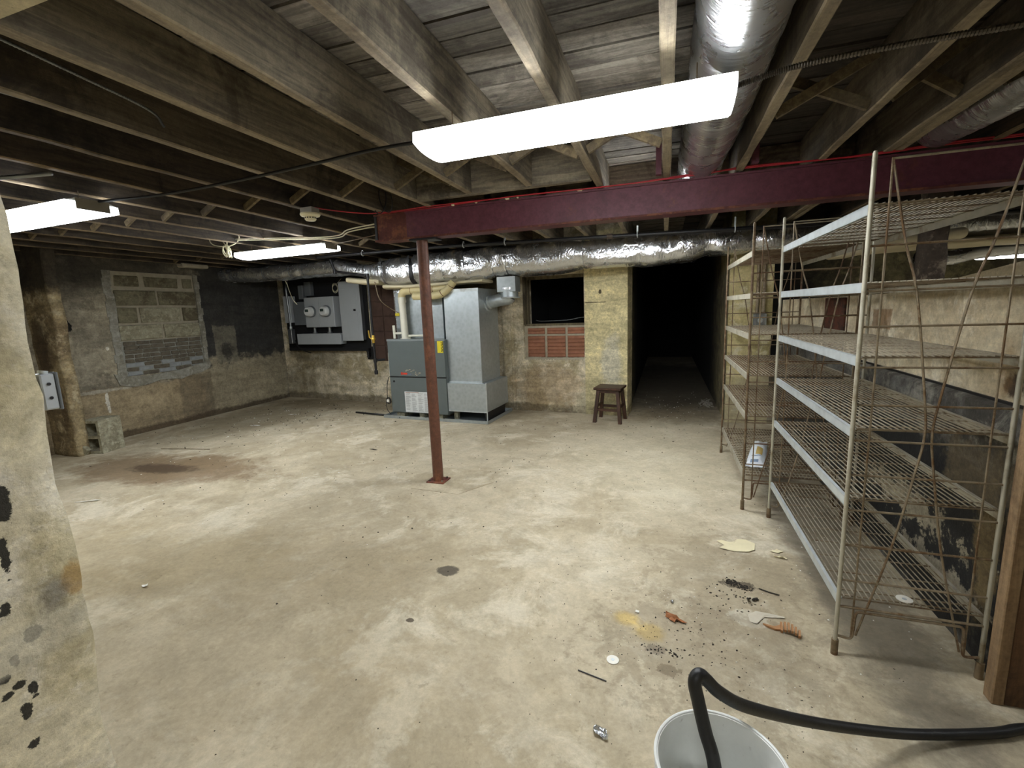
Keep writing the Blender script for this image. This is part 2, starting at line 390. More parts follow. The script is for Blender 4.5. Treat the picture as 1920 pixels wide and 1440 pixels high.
M['pilaster'] = concrete('pilaster', 'a08f6c', 'b3a586', '75654a', scale=2.2, contrast=1.6, speckamt=.4, bump=.8, bd=.02, stains_shades=[
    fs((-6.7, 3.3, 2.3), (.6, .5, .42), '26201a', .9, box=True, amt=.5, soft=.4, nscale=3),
    fs((-6.75, 3.3, 1.25), (.14, .5, .42), '3a2b1a', .8, amt=.9, soft=.6, nscale=4),
    fs((-6.55, 3.3, .5), (.05, .5, .3), '5a4830', .6, amt=1.2, soft=.6, nscale=6)])
M['dark'] = plain('shade black', '0b0b0d', .95)  # flat black puts the unlit depth behind openings and gaps into the colour
M['passage_shade'] = concrete('passage wall', '857a58', '988c62', '5c5440', scale=1.4, stains_shades=[
    fs((.1, 12, 1.2), (3, 4.4, 3), '0d0d10', .97, box=True, amt=.1, soft=.5, nscale=2)])  # walls blacken towards the far end: passage shade painted in
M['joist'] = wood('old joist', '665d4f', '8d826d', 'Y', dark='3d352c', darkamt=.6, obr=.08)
M['joist_halfshade'] = wood('half shaded joist', '50473a', '6f6350', 'Y', dark='2a231b', darkamt=.7, obr=.1)  # joist wood again, weaker light put into its colour
M['joist_shade'] = wood('shaded joist', '322b24', '4a4034', 'Y', dark='161310', darkamt=.75, obr=.15)  # shaded copy of the joist wood, dim bays painted into the tone
M['board_shade'] = wood('shaded board', '322d28', '48413a', 'X', dark='171411', darkamt=.7, obr=.2)  # board wood for the dim bays, their shade put into the colour
M['joistX'] = wood('old header', '665d4f', '8d826d', 'X', dark='2b221a', darkamt=.75, obr=.1)
M['board'] = wood('sheathing board', '6a635a', '918a7d', 'X', dark='3a322a', darkamt=.6, obr=.25)
M['under'] = wood('tan joist underside', '7f7360', '998b72', 'Y', dark='4a3c2a', darkamt=.5, obr=.08)  # own tan tone, made brighter for light bounced off the floor
M['under_shade'] = wood('shaded joist underside', '5f5240', '7d6b4f', 'Y', dark='2c241a', darkamt=.65, obr=.15)  # underside copy darkened in colour for the shaded bays
M['brace'] = wood('bridging', '5f5340', '7b6c50', 'Y', dark='332a1f', darkamt=.5)
M['post'] = wood('brown post', '553c26', '6c4e32', 'Z', dark='2b1c10', darkamt=.6)
M['postlight'] = wood('pale post edge', '725a3e', '8a7152', 'Z', dark='4a361f', darkamt=.5)
M['stool'] = wood('stool wood', '3a2418', '4c3122', 'Z', rough=.45, dark='24150d', darkamt=.5, obr=.1)
M['beam'] = rusty('red oxide beam', '5f303b', '6b3a34', -.08, .5, .1)
M['beamrust'] = rusty('rusty beam end', '5a2c24', '7c4a32', .03, .7, .1)
M['column'] = rusty('red brown column', '633f30', '7d4f38', .0, .5, .1, .4)
M['rustcol'] = rusty('flaked rust', '4b4036', '8b7e6c', .0, .85, .05)
M['plate'] = rusty('brown plate', '5f3524', '33221a', .06, .8, .05)
M['housing'] = plain('white enamel', 'd9dad6', .4)
M['housing_d'] = plain('grey brown enamel', '8e897e', .5)
t = NT('diffuser'); t.b.inputs['Emission Color'].default_value = (0.93, 0.97, 1.0, 1); t.b.inputs['Emission Strength'].default_value = LAMP
t.b.inputs['Base Color'].default_value = (.8, .8, .8, 1); M['diff'] = t.m
t = NT('diffuser_dim'); t.b.inputs['Emission Color'].default_value = (0.93, 0.97, 1.0, 1); t.b.inputs['Emission Strength'].default_value = LAMP * .12
t.b.inputs['Base Color'].default_value = (.8, .8, .8, 1); M['diffend'] = t.m
M['foil'] = foil('duct foil'); M['foil2'] = foil('flex foil', wr=1.3, rough=.22)
t = NT('flex foil sleeve'); rg = t.noise(16, 2, .5, vec=t.mapping(scale=(.4, 3.0, .4)), dist=.4)
M['flexfoil'] = t.out(hx('c6c7c8'), t.mr(t.noise(6, 4, .6), .3, .7, .2, .36, False), .9, t.bump(t.noise(70, 2, .5), .1, .004, t.bump(rg, .35, .012)))
M['foilband'] = foil('foil tape', 'dfe2e6', .8, .12)
M['galv'] = galv('galvanised sheet'); M['galvb'] = galv('galvanised strip', 'bfc5c6', .42, .5, '8b8578', .0)
M['galvrust'] = galv('worn strip', 'b0ab9a', .5, .4, '7c6c50', .06)
M['steelwire'] = rusty('rusty wire', '8a7c66', '6a5238', .02, .5, .3)
M['steelwire2'] = rusty('brown rusty wire', '7b6a52', '5e4630', .04, .6, .3)
M['wirelight'] = rusty('bright wire', '9f9683', '7d6c54', .0, .45, .3)
M['furn'] = plain('furnace grey', '626a69', .4, .2, .05)
M['furnl'] = plain('furnace light grey', '82898a', .4, .2, .05)
M['pvc'] = plain('white pvc', 'd6d3c2', .4, 0, .05); M['cream'] = plain('cream insulation', 'cfc4a4', .6, 0, .12, 4, .2)
M['creampipe'] = plain('cream pvc', 'c9bb8c', .45, 0, .08)
M['black'] = plain('black pipe', '1b1a1c', .45, .2, .2, 8); M['blackmat'] = plain('black board', '0c0c0e', .85)
M['brass'] = plain('yellow brass', 'b8963f', .4, .7); M['cord'] = plain('off white cord', 'c9c3a6', .6)
M['redwire'] = plain('red wire', 'a5212c', .45); M['rubber'] = plain('black rubber', '121212', .5, 0, .35, 9, .3, 30, '4b4a46', .02)
M['elec'] = plain('electrical grey', 'adb2b5', .45, .15, .05); M['elecd'] = plain('darker electrical grey', '6c7175', .5, .15, .05)
M['conduit'] = plain('conduit', '8b8e90', .35, .8); M['meter'] = plain('meter white', 'd4d6d4', .3); M['lcd'] = plain('meter display', '31413c', .3)
M['tile'] = plain('clay tile', '94644c', .85, 0, .3, 9, .4, 50, '61392f', .04); M['mortar'] = plain('mortar', 'a39b88', .95, 0, .2, 12, .6, 40)
M['mortarw'] = plain('whitish mortar', '8f9088', .95, 0, .35, 8, .6, 40)
M['redtile'] = plain('dark red tile', '4b382f', .9, 0, .3, 6, .4, 40, '2d1d17', .05)
M['cblock'] = concrete('cinder block', 'a09b84', 'b3ae97', '857f69', scale=6, bump=.7, bd=.004, speckamt=.5)
M['cblockdark'] = concrete('wall block', '7c7760', '8a846c', '625a46', scale=4, bump=.7, bd=.006, speckamt=.5)
M['brickb'] = plain('dirty brick', '625b4e', .95, 0, .45, 14, .6, 40, '8b8a80', .07)
M['brickw'] = plain('whitened brick', '8f9394', .95, 0, .25, 14, .6, 40, '6e675a', .0)
M['plaster'] = concrete('pale plaster', '99978c', 'a6a399', '837f71', scale=4, bump=.6, bd=.006)
M['bag'] = plain('white bag', 'd5dade', .35, 0, .08, 20, .3, 30); M['bagprint'] = plain('tan print', 'b99f5e', .5); M['bagblue'] = plain('grey blue print', '6d7f95', .5)
M['bucket'] = plain('bucket plastic', 'e6e7e2', .45, 0, .08, 9, .15, 20, '9a968a', .03)
M['paper'] = plain('old paper', 'd6cca8', .8, 0, .08); M['white'] = plain('white bits', 'dedbd0', .6); M['dull'] = plain('dusty film', 'b9b19e', .5)
M['tan'] = plain('orange brown cardboard', '9a6f46', .7, 0, .2, 30); M['orange'] = plain('orange rust', '8f5a33', .8, 0, .3, 30)
M['grit'] = plain('dark grit', '2a241c', .95, 0, .4, 20); M['gravel'] = plain('grey gravel', '7d786c', .95, 0, .4, 20, .4)
M['yellowlab'] = plain('yellow label', 'd4c427', .5); M['labelw'] = plain('sticker white', 'c9ccca', .5); M['ink'] = plain('grey ink', '6d7072', .6)
M['orangered'] = plain('logo orange red', 'c9402a', .5); M['blueink'] = plain('blue grey ink', '5d6a7c', .5); M['scrape'] = plain('scraped beige', 'a39c86', .8)
M['detector'] = plain('ivory plastic', 'd8d1b2', .45)
M['frame_w'] = wood('dark window frame', '5c5340', '756a50', 'Z', dark='2d261c', darkamt=.6)

# ================================================================== STRUCTURE
def grid_wall(x, y0, y1, z0, z1, nrm=1):  # helper for straight slabs
    return MB().box(min(x, x - .25 * nrm), max(x, x - .25 * nrm), y0, y1, z0, z1)
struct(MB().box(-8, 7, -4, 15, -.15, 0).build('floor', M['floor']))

# --- left wall with its bricked-up opening
PY0, PY1, PZ0, PZ1 = 4.17, 5.35, .80, 2.20
wl = MB()
wl.box(-7.2, -6.88, -4, PY0, 0, 2.6).box(-7.2, -6.88, PY1, 7.3, 0, 2.6).box(-7.2, -6.88, PY0, PY1, 0, PZ0).box(-7.2, -6.88, PY0, PY1, PZ1, 2.6)
wl.box(-7.2, -6.93, PY0, PY1, PZ0, PZ1)
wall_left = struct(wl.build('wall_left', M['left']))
def mortar_panel(x0, x1, y0, y1, z0, z1, m, name='mortar_bed'):
    return MB().box(x0, x1, y0, y1, z0, z1).build(name, m, wall_left)
mortar_panel(-6.94, -6.908, PY0, PY1, 1.27, PZ1, M['mortar'])
mortar_panel(-6.94, -6.896, PY0, PY1, PZ0, 1.27, M['mortarw'])
def rough_piece(x0, x1, y0, y1, z0, z1, j=.006):
    """a block with chamfered, slightly uneven edges"""
    b = MB().bbox(x0, x1, y0, y1, z0, z1, .008)
    b.v = [(v[0] + random.uniform(-.3, .3) * j, v[1] + random.uniform(-1, 1) * j, v[2] + random.uniform(-1, 1) * j) for v in b.v]
    return b
def rowof(cuts, z0, z1, name, mats, xf, gap=.018):
    for a, b in zip(cuts[:-1], cuts[1:]):
        x = xf + random.uniform(-.004, .004)
        rough_piece(-6.95, x, a + gap / 2, b - gap / 2, z0 + gap / 2, z1 - gap / 2).build(name, random.choice(mats), wall_left)
B4 = (PZ1 - 1.27) / 4
ys = lambda *f: [PY0 + (PY1 - PY0) * k for k in f]
rowof(ys(.04, .36, .82, 1.0), 1.27 + 3 * B4, PZ1 - .02, 'block', [M['cblockdark']], -6.898, .07)
rowof(ys(.03, .51, 1.0), 1.27 + 2 * B4, 1.27 + 3 * B4, 'block', [M['cblockdark']], -6.886, .035)
rowof(ys(.03, .27, .78, 1.0), 1.27 + B4, 1.27 + 2 * B4, 'block', [M['cblock'], M['cblockdark']], -6.882, .035)
rowof(ys(.02, .52, 1.0), 1.27, 1.27 + B4, 'block', [M['cblock']], -6.88, .035)
rh = .47 / 8
for r in range(8):
    n = 5 if r in (0, 2, 5) else 6
    if r in (3, 4): n = 9
    cuts = [0.04]; 
    for k in range(n): cuts.append(cuts[-1] + random.uniform(.8, 1.2))
    cuts = [(c / cuts[-1]) for c in cuts]
    cuts = [PY0 + .05 + (PY1 - PY0 - .07) * c for c in cuts]
    rowof(cuts, PZ1 - (PZ1 - .80) + rh * r, .80 + rh * (r + 1), 'brick', [M['brickb']] if r > 2 else [M['brickw'], M['brickw'], M['brickb']], -6.884, .009)
# plaster border strips and sloping sill
b = MB()
for (y0, y1) in ((PY0 - .07, PY0 + .035), (PY1 - .015, PY1 + .06)):
    for i in range(14):
        z0 = PZ0 + (PZ1 - PZ0) * i / 14; z1 = PZ0 + (PZ1 - PZ0) * (i + 1) / 14 + .003
        b.box(-6.9, -6.872 + random.uniform(-.003, .003), y0 + random.uniform(-.012, .012), y1 + random.uniform(-.012, .012), z0, z1)
b.build('plaster_border', M['plaster'], wall_left)
poly = [(4.05, .86), (4.10, .70), (4.25, .655), (4.45, .66), (4.62, .70), (4.80, .69), (4.92, .665), (5.05, .70), (5.25, .72), (5.40, .78), (5.42, .87), (5.2, .85), (4.9, .80), (4.5, .78), (4.2, .80)]
MB().prism(poly, -6.9, -6.862, 'X').build('plaster_patch', M['plaster'], wall_left)
# pilaster in front of the left wall, knobbly surface
def lumpy(x0, x1, y0, y1, z0, z1, nx, ny, nz, amp, f=4.0, seed=0):
    """box with its faces displaced by noise"""
    import bmesh
    vs = {}; V = []; F = []
    def P(i, j, k):
        key = (i, j, k)
        if key not in vs:
            p = Vector((x0 + (x1 - x0) * i / nx, y0 + (y1 - y0) * j / ny, z0 + (z1 - z0) * k / nz))
            d = noise.noise_vector(p * f + Vector((seed, 0, 0))) * amp + noise.noise_vector(p * f * 4 + Vector((seed, 0, 0))) * amp * .35
            if k == 0: d.z = 0
            vs[key] = len(V); V.append(tuple(p + d))
        return vs[key]
    for i in range(nx):
        for j in range(ny):
            F.append((P(i, j, 0), P(i, j + 1, 0), P(i + 1, j + 1, 0), P(i + 1, j, 0))); F.append((P(i, j, nz), P(i + 1, j, nz), P(i + 1, j + 1, nz), P(i, j + 1, nz)))
    for i in range(nx):
        for k in range(nz):
            F.append((P(i, 0, k), P(i + 1, 0, k), P(i + 1, 0, k + 1), P(i, 0, k + 1))); F.append((P(i, ny, k), P(i, ny, k + 1), P(i + 1, ny, k + 1), P(i + 1, ny, k)))
    for j in range(ny):
        for k in range(nz):
            F.append((P(0, j, k), P(0, j, k + 1), P(0, j + 1, k + 1), P(0, j + 1, k))); F.append((P(nx, j, k), P(nx, j + 1, k), P(nx, j + 1, k + 1), P(nx, j, k + 1)))
    m = MB(); m.add(V, F); return m
struct(lumpy(-6.9, -6.44, 3.3, 3.42, 0, 2.5, 14, 3, 70, .016, 3.0, 3).build('trim_1', M['pilaster'], smooth='full'))
# --- opening wall beside the camera: left jamb and lintel
struct(lumpy(-1.85, -1.45, -1.2, .692, 0, 2.58, 10, 40, 60, .018, 4.0, 9).build('wall_jamb', M['jamb'], smooth='full'))
struct(MB().box(-1.85, 2.2, -1.0, .68, 2.13, 2.58).build('trim_2', M['jamb']))
struct(MB().box(-8, -1.85, .2, .5, 0, 2.58).build('wall_near_left', M['jamb']))
struct(MB().box(1.9, 2.2, -4, .68, 0, 2.13).build('wall_near_right', M['jamb']))
struct(MB().box(-8, 7, -4.2, -4, 0, 2.6).build('wall_behind', M['jamb']))

# --- back wall, turned -5.357 degrees; local x runs along it, local y goes into it
AW = math.radians(-5.357); P0 = Vector((-2.137, 6.522, 0))
TZ0, TZ1 = .775, 1.255
wb = MB()
wb.box(-4.9, .16, 0, .35, 0, 2.6).box(.16, 1.078, 0, .35, 0, TZ0).box(.16, 1.078, 0, .35, 1.965, 2.6)
wb.box(1.078, 1.667, -.02, .35, 0, 2.6)
wb.box(-.155, -.03, -.035, 0, 0, 2.0)
wb.prism([(-.03, 0), (.012, 0), (.012, 2.0), (-.03, 2.0)], -.018, 0, 'Y')
# dark room behind the opening
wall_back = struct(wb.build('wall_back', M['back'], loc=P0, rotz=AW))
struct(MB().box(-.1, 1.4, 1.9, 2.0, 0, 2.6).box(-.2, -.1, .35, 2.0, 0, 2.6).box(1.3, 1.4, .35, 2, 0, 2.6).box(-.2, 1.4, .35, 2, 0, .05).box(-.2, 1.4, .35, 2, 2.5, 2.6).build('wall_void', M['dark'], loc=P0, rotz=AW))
win = struct(MB().box(.16, .205, .10, .18, TZ1 + .02, 1.965).box(.16, 1.078, .10, .18, 1.92, 1.965).box(.16, 1.078, .06, .2, TZ1, TZ1 + .03).build('window_1', M['frame_w'], loc=P0, rotz=AW))
MB().box(.16, .19, .02, .10, TZ1 + .02, 1.965).build('frame_strip', M['frame_w'], win)
# clay tiles filling the bottom of the opening
MB().box(.16, 1.078, .05, .3, TZ0, TZ1).build('mortar_bed', M['mortar'], wall_back)
def clay_tile(x0, x1, z0, z1, nr, yy=.035):
    prof = []
    h = (z1 - z0) / nr
    b = MB(); rings = []
    pts = []
    for r in range(nr):
        a = z0 + r * h
        pts += [(yy + .012, a + .002), (yy, a + .010), (yy, a + h - .010), (yy + .012, a + h - .002)]
    poly = pts + [(.25, z1), (.25, z0)]
    return MB().loft([[(x0, p[0], p[1]) for p in poly], [(x1, p[0], p[1]) for p in poly]])
for (x0, x1) in ((.215, .475), (.515, .785), (.822, 1.066)):
    clay_tile(x0, x1, 1.135, 1.228, 2).build('clay_tile', M['tile'], wall_back)
    clay_tile(x0, x1, .80, 1.112, 6, .03).build('clay_tile', M['tile'], wall_back)
b = MB()
for i in range(22):
    u = .17 + .9 * i / 22; b.bar((u, .02, TZ0 + .005), (u + .05, .03, TZ0 + .012), .05, .03 + .02 * random.random())
b.build('mortar_crumbs', M['mortar'], wall_back, props={'kind': 'stuff'})
# reddish tile patch behind the gas pipe
MB().box(-2.62, -2.1, -.004, .0, .72, 2.0).build('mortar_bed', M['redtile'], wall_back)
for r in range(5):
    for c in range(2):
        x0 = -2.60 + c * .25; z0 = .74 + r * .245
        rough_piece(0, 1, 0, 1, 0, 1, 0).v
        MB().bbox(x0, x0 + .235, -.02, 0, z0, z0 + .232, .006).build('clay_tile', M['redtile'], wall_back)

# --- passage and the wall to its right
struct(MB().box(-.83, -.478, 6.4, 14, 0, 2.6).build('wall_passage_left', M['passage_shade']))
struct(MB().box(.73, 1.20, 6.24, 14, 0, 2.6).build('wall_passage_right', M['passage_shade']))
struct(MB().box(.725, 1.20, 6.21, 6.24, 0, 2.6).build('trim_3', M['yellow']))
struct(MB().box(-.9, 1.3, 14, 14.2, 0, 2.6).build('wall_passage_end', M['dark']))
# --- right wall: dark lower part, pale upper part standing back, open above
struct(MB().box(1.235, 1.6, 2.0, 6.05, 0, 1.055).prism([(1.235, 1.055), (1.275, 1.075), (1.6, 1.075), (1.6, 1.055)], 2.0, 6.05, 'Y').build('wall_right', M['right_low']))
struct(MB().prism([(2.0, 1.0), (6.05, 1.0), (6.05, 1.50), (5, 1.505), (3.4, 1.515), (2.8, 1.56), (2.2, 1.62), (2.0, 1.63)], 1.27, 1.6, 'X').build('wall_right_upper', M['right_up']))
struct(MB().box(1.26, 1.272, 2.0, 6.05, 1.052, 1.078).build('trim_4', M['black']))
struct(MB().box(5.8, 6, -4, 15, 0, 2.6).build('wall_far_right', M['jamb']))
struct(MB().box(1.2, 6, 10.8, 11, 0, 2.6).build('wall_far_back', M['passage_shade']))

# --- ceiling: sheathing boards, joists, headers, bridging
ceiling = struct(MB().box(-8, 7, -4.2, 15, 2.66, 2.75).build('ceiling', M['dark']))
yb = -.2; cache = []
k = 0
while yb < 8.2:
    wd = random.choice((.128, .138, .142, .146))
    cuts = [-7.2, -4.4, -1.81, .22, 3.1, 5.8]
    for a, c in zip(cuts[:-1], cuts[1:]):
        dz = random.uniform(0, .011)
        MB().box(a + .0015, c - .0015, yb + .005, yb + wd - .005, 2.582 + dz, 2.606).build('board', M['board' if -1.9 < (a + c) / 2 < .1 else 'board_shade'], ceiling)
    yb += wd
JX = [(-.007 + .4525 * i) for i in range(-15, 3)] + [1.23, 1.285, 1.75, 2.20, 2.65, 3.1, 3.55, 4.0, 4.45, 4.9, 5.35]
def joist(x, y0, y1, z0=2.34, w_=.05):
    """beam with softly uneven lower arrises"""
    n = max(2, int((y1 - y0) / .12)); rings = []
    for i in range(n + 1):
        y = y0 + (y1 - y0) * i / n; d = lambda s: noise.noise(Vector((x * 9, y * 3.1, s))) * .006
        a, b2 = x - w_ / 2 + d(1), x + w_ / 2 + d(2); zb = z0 + d(3) + .002; c = .006
        rings.append([(a, y, 2.582), (a, y, zb + c), (a + c, y, zb), (b2 - c, y, zb), (b2, y, zb + c), (b2, y, 2.582)])
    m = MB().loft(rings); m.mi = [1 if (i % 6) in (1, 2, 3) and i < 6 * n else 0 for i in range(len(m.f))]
    return m
for x in JX:
    if -1.5 < x < -.8:
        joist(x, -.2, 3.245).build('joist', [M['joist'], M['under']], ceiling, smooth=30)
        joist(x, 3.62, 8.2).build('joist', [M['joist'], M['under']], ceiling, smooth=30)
    else:
        mt = 'joist' if -1.9 < x < .1 else ('joist_halfshade' if -2.5 < x < 1.4 else 'joist_shade')
        joist(x, -.2, 8.2).build('joist', [M[mt], M['under' if mt != 'joist_shade' else 'under_shade']], ceiling, smooth=30)
MB().bbox(-1.79, -.485, 3.245, 3.295, 2.335, 2.58, .005).build('header_joist', M['joistX'], ceiling)
MB().bbox(-1.79, -.485, 3.62, 3.67, 2.34, 2.58, .005).build('header_joist', M['joistX'], ceiling)
MB().box(-.47, 1.2, 3.9, 3.95, 2.36, 2.58).build('header_joist', M['joistX'], ceiling)
BR = []
for a, c in zip(JX[:-1], JX[1:]):
    if c - a < .2: continue
    yy = 2.95 if a < -1.5 else (2.80 if a < 0 else 2.63)
    if a < 0 and a > -1: yy = 2.75
    BR.append((a, c, yy))
    if a < -2.2: BR.append((a, c, 5.0))
for a, c, yy in BR:
    if -.02 < a < .1: continue       # the flexible duct fills this bay
    MB().bar((a + .03, yy, 2.365), (c - .03, yy, 2.555), .045, .022, (0, 1, 0)).build('cross_brace', M['brace'], ceiling)
    MB().bar((a + .03, yy + .06, 2.555), (c - .03, yy + .06, 2.365), .045, .022, (0, 1, 0)).build('cross_brace', M['brace'], ceiling)
# short pale rag of insulation above the left wall
MB().bbox(-6.86, -6.72, 5.09, 5.50, 2.30, 2.36, .015).build('plaster_patch', M['mortar'], wall_left)

# --- brown timber post at the right edge
p = thing('timber_post', 'rough brown timber post at the right edge beside the wire shelving', 'post', (1.17, 1.95, 0))
MB().bbox(1.198, 1.62, 1.955, 2.0, 0, 2.34, .004).build('plank', M['post'], p, world=True)
MB().bbox(1.160, 1.198, 1.95, 2.0, 0, 2.34, .004).build('plank', M['postlight'], p, world=True, props={'label': 'paler narrow edge plank'})

# ================================================================== STEEL BEAM AND COLUMN
bm_ = thing('steel_beam', 'long dark red painted steel beam under the joists', 'beam', (-2.35, 3.494, 2.11))
def hsec(x0, x1):
    return [[(x, 3.494, z) for z in (0,)] for x in (x0, x1)]
yf, wd_, th, tw = 3.494, .13, .012, .010
sec = [(yf, 2.11), (yf + wd_, 2.11), (yf + wd_, 2.11 + th), (yf + wd_ / 2 + tw, 2.11 + th), (yf + wd_ / 2 + tw, 2.33 - th), (yf + wd_, 2.33 - th), (yf + wd_, 2.33), (yf, 2.33), (yf, 2.33 - th), (yf + .018, 2.33 - th), (yf + .018, 2.11 + th), (yf, 2.11 + th)]
MB().prism([(a, c) for a, c in sec], -2.05, 5.7, 'X').build('web', M['beam'], bm_, world=True)
MB().prism([(a, c) for a, c in sec], -2.35, -2.05, 'X').build('beam_end', M['beamrust'], bm_, world=True, props={'label': 'rusty brown end of the beam'})
MB().box(-2.352, -2.33, yf + .01, yf + wd_, 2.12, 2.32).build('end_plate', M['black'], bm_, world=True)
MB().box(-2.35, 5.7, yf - .004, yf + .0, 2.11, 2.125).build('flange_lip', M['beamrust'], bm_, world=True)
MB().box(-.075, -.04, 3.34, 3.38, 2.34, 2.56).build('hanger', M['beam'], bm_, world=True)
MB().box(.49, .53, 3.34, 3.38, 2.34, 2.57).build('hanger', M['beam'], bm_, world=True)
c_ = thing('steel_column', 'rusty red brown round steel column in the middle of the floor', 'column', (-1.925, 3.545, 0))
MB().cyl((0, 0, .012), (-.008, 0, 2.098), .047, 28).build('shaft', M['column'], c_, smooth=True)
MB().bbox(-.085, .085, -.075, .075, 0, .014, .002).build('base_plate', M['beamrust'], c_)
MB().bbox(-.1, .14, -.055, .075, 2.094, 2.108, .002).build('cap_plate', M['black'], c_)
b = MB()
for x, y in ((-.06, -.05), (.06, -.05), (-.06, .055), (.06, .055)): b.cyl((x, y, .014), (x, y, .026), .009, 6)
b.build('bolts', M['rustcol'], c_)
pad = MB().prism([(-2.08, 3.33), (-1.62, 3.30), (-1.42, 3.62), (-1.50, 3.86), (-2.02, 3.88), (-2.22, 3.62)], .0, .004, 'Z')
at_origin(pad, 'floor_patch', M['floor'], 'flat poured patch on the floor around the red column foot', 'concrete patch', (-1.85, 3.6, 0))
c_ = thing('steel_column', 'flaking dark rusty square column behind the right wall', 'column', (1.98, 4.6, 0))
lumpy(-.07, .07, -.07, .07, 0, 2.34, 3, 3, 40, .008, 9, 5).build('shaft', M['rustcol'], c_, smooth='full')
MB().bbox(-.11, .11, -.11, .11, 0, .012, .002).build('base_plate', M['rustcol'], c_)
# rust brown steel plate on the right wall
o = MB().bbox(1.255, 1.27, 4.05, 4.50, 1.10, 1.50, .003)
at_origin(o, 'steel_plate', M['plate'], 'rust brown plate against the pale right wall behind the shelves', 'plate', (1.262, 4.275, 1.1))

# ================================================================== STRIP LIGHTS
def strip_light(label, x0, x1, y0, y1, zb, angle=0.0, power=None):
    cx, cy = (x0 + x1) / 2, (y0 + y1) / 2; L = (x1 - x0) / 2; W = (y1 - y0) / 2
    t = thing('strip_light', label, 'ceiling light', (cx, cy, zb), angle, 'wraparound fluorescent strip lights')
    prof = []
    for i in range(13):
        a = -1 + 2 * i / 12
        prof.append((W * a, .022 * abs(a) ** 2.4))
    prof = [(-W * .98, .062)] + prof + [(W * .98, .062)]
    inner = [(y * .975, z + .004) for y, z in reversed(prof)]
    MB().prism([(y, z) for y, z in prof + inner], -L + .006, L - .006, 'X').build('diffuser', M['diff'], t, smooth=30)
    for s in (-1, 1):
        endp = [(y * .985, z + .003) for y, z in prof]
        MB().prism(endp, s * L - .006 * s, s * L, 'X').build('end_cap', M['diffend'], t)
        MB().prism([(-W * .62, .02), (W * .62, .02), (W * .62, .085), (-W * .62, .085)], s * (L - .002), s * (L + .004), 'X').build('end_plate', M['housing_d'], t)
        MB().tube([(s * L * .8, 0, .085), (s * L * .8, 0, 2.345 - zb)], .0025, 6).build('hanging_wire', M['steelwire'], t)
    MB().prism([(-W * .96, .063), (W * .96, .063), (W * .6, .085), (-W * .6, .085)], -L + .003, L - .003, 'X').build('housing', M['housing'], t)
    return t
strip_light('large white strip light hanging nearest the camera, above the room centre', -1.0, .215, 1.80, 2.075, 2.172, math.radians(-1.2))
strip_light('white strip light at the left edge, end cut off by the near wall', -4.66, -3.42, 1.94, 2.23, 2.19, math.radians(-2))
strip_light('white strip light under the left joists, in front of the foil duct', -4.67, -3.39, 4.12, 4.40, 2.19, math.radians(-3))
strip_light('white strip light seen as a thin line just under the red beam', -.99, .26, 3.90, 4.18, 2.20, math.radians(-1))
strip_light('added white strip light behind the camera, unseen, brightening the near wall and floor', -.55, .70, -2.35, -2.08, 2.18, 0)  # added lamp, never in view; lifts the near jamb and floor
strip_light('white strip light of the room beyond the right wall, outside the picture', 3.4, 4.65, 2.6, 2.87, 2.18, 0)
strip_light('white strip light far beyond the right wall, seen through the shelves', 3.4, 4.6, 6.75, 7.0, 1.87, math.radians(4))

# ================================================================== WIRE SHELVING
ZS = (0.262, 0.698, 0.988, 1.272, 1.552, 1.835)      # shelf levels
SH_MAT = [M['galvb'], M['steelwire'], M['wirelight']]
def wire_shelf(L, D, nlong, ncross, z, parent, mats, double_end=True):
    """one shelf: galvanised front and rear strips with a wire grid between"""
    lip, lipr, wire, cross = mats
    f = MB().box(0.0, .006, 0, L, -.036, .0).box(.0, .014, 0, L, -.003, .001).box(.0, .012, 0, L, -.037, -.034)
    sh = f.build('shelf', lip, parent, loc=(0, 0, z))
    MB().box(D - .006, D, 0, L, -.036, .0).box(D - .014, D, 0, L, -.003, .001).build('rear_strip', lipr, sh)
    w1 = MB()
    for i in range(nlong):
        x = .014 + (D - .028) * (i + .5) / nlong
        w1.bar((x, .01, .001), (x, L - .01, .001), .0036, .0036)
    w1.build('long_wires', wire, sh, props={'kind': 'stuff'})
    w2 = MB()
    ysl = [.008, .03] + [L * (k + .5) / ncross for k in range(ncross)] + [L - .03, L - .008]
    for y in ysl: w2.bar((.006, y, -.004), (D - .006, y, -.004), .0045, .0045)
    w2.build('cross_wires', cross, sh, props={'kind': 'stuff'})
    return sh
def copy_tree(o, parent=None):
    c = o.copy(); COL.objects.link(c)
    if parent is not None: c.parent = parent
    for ch in list(o.children): copy_tree(ch, c)
    return c
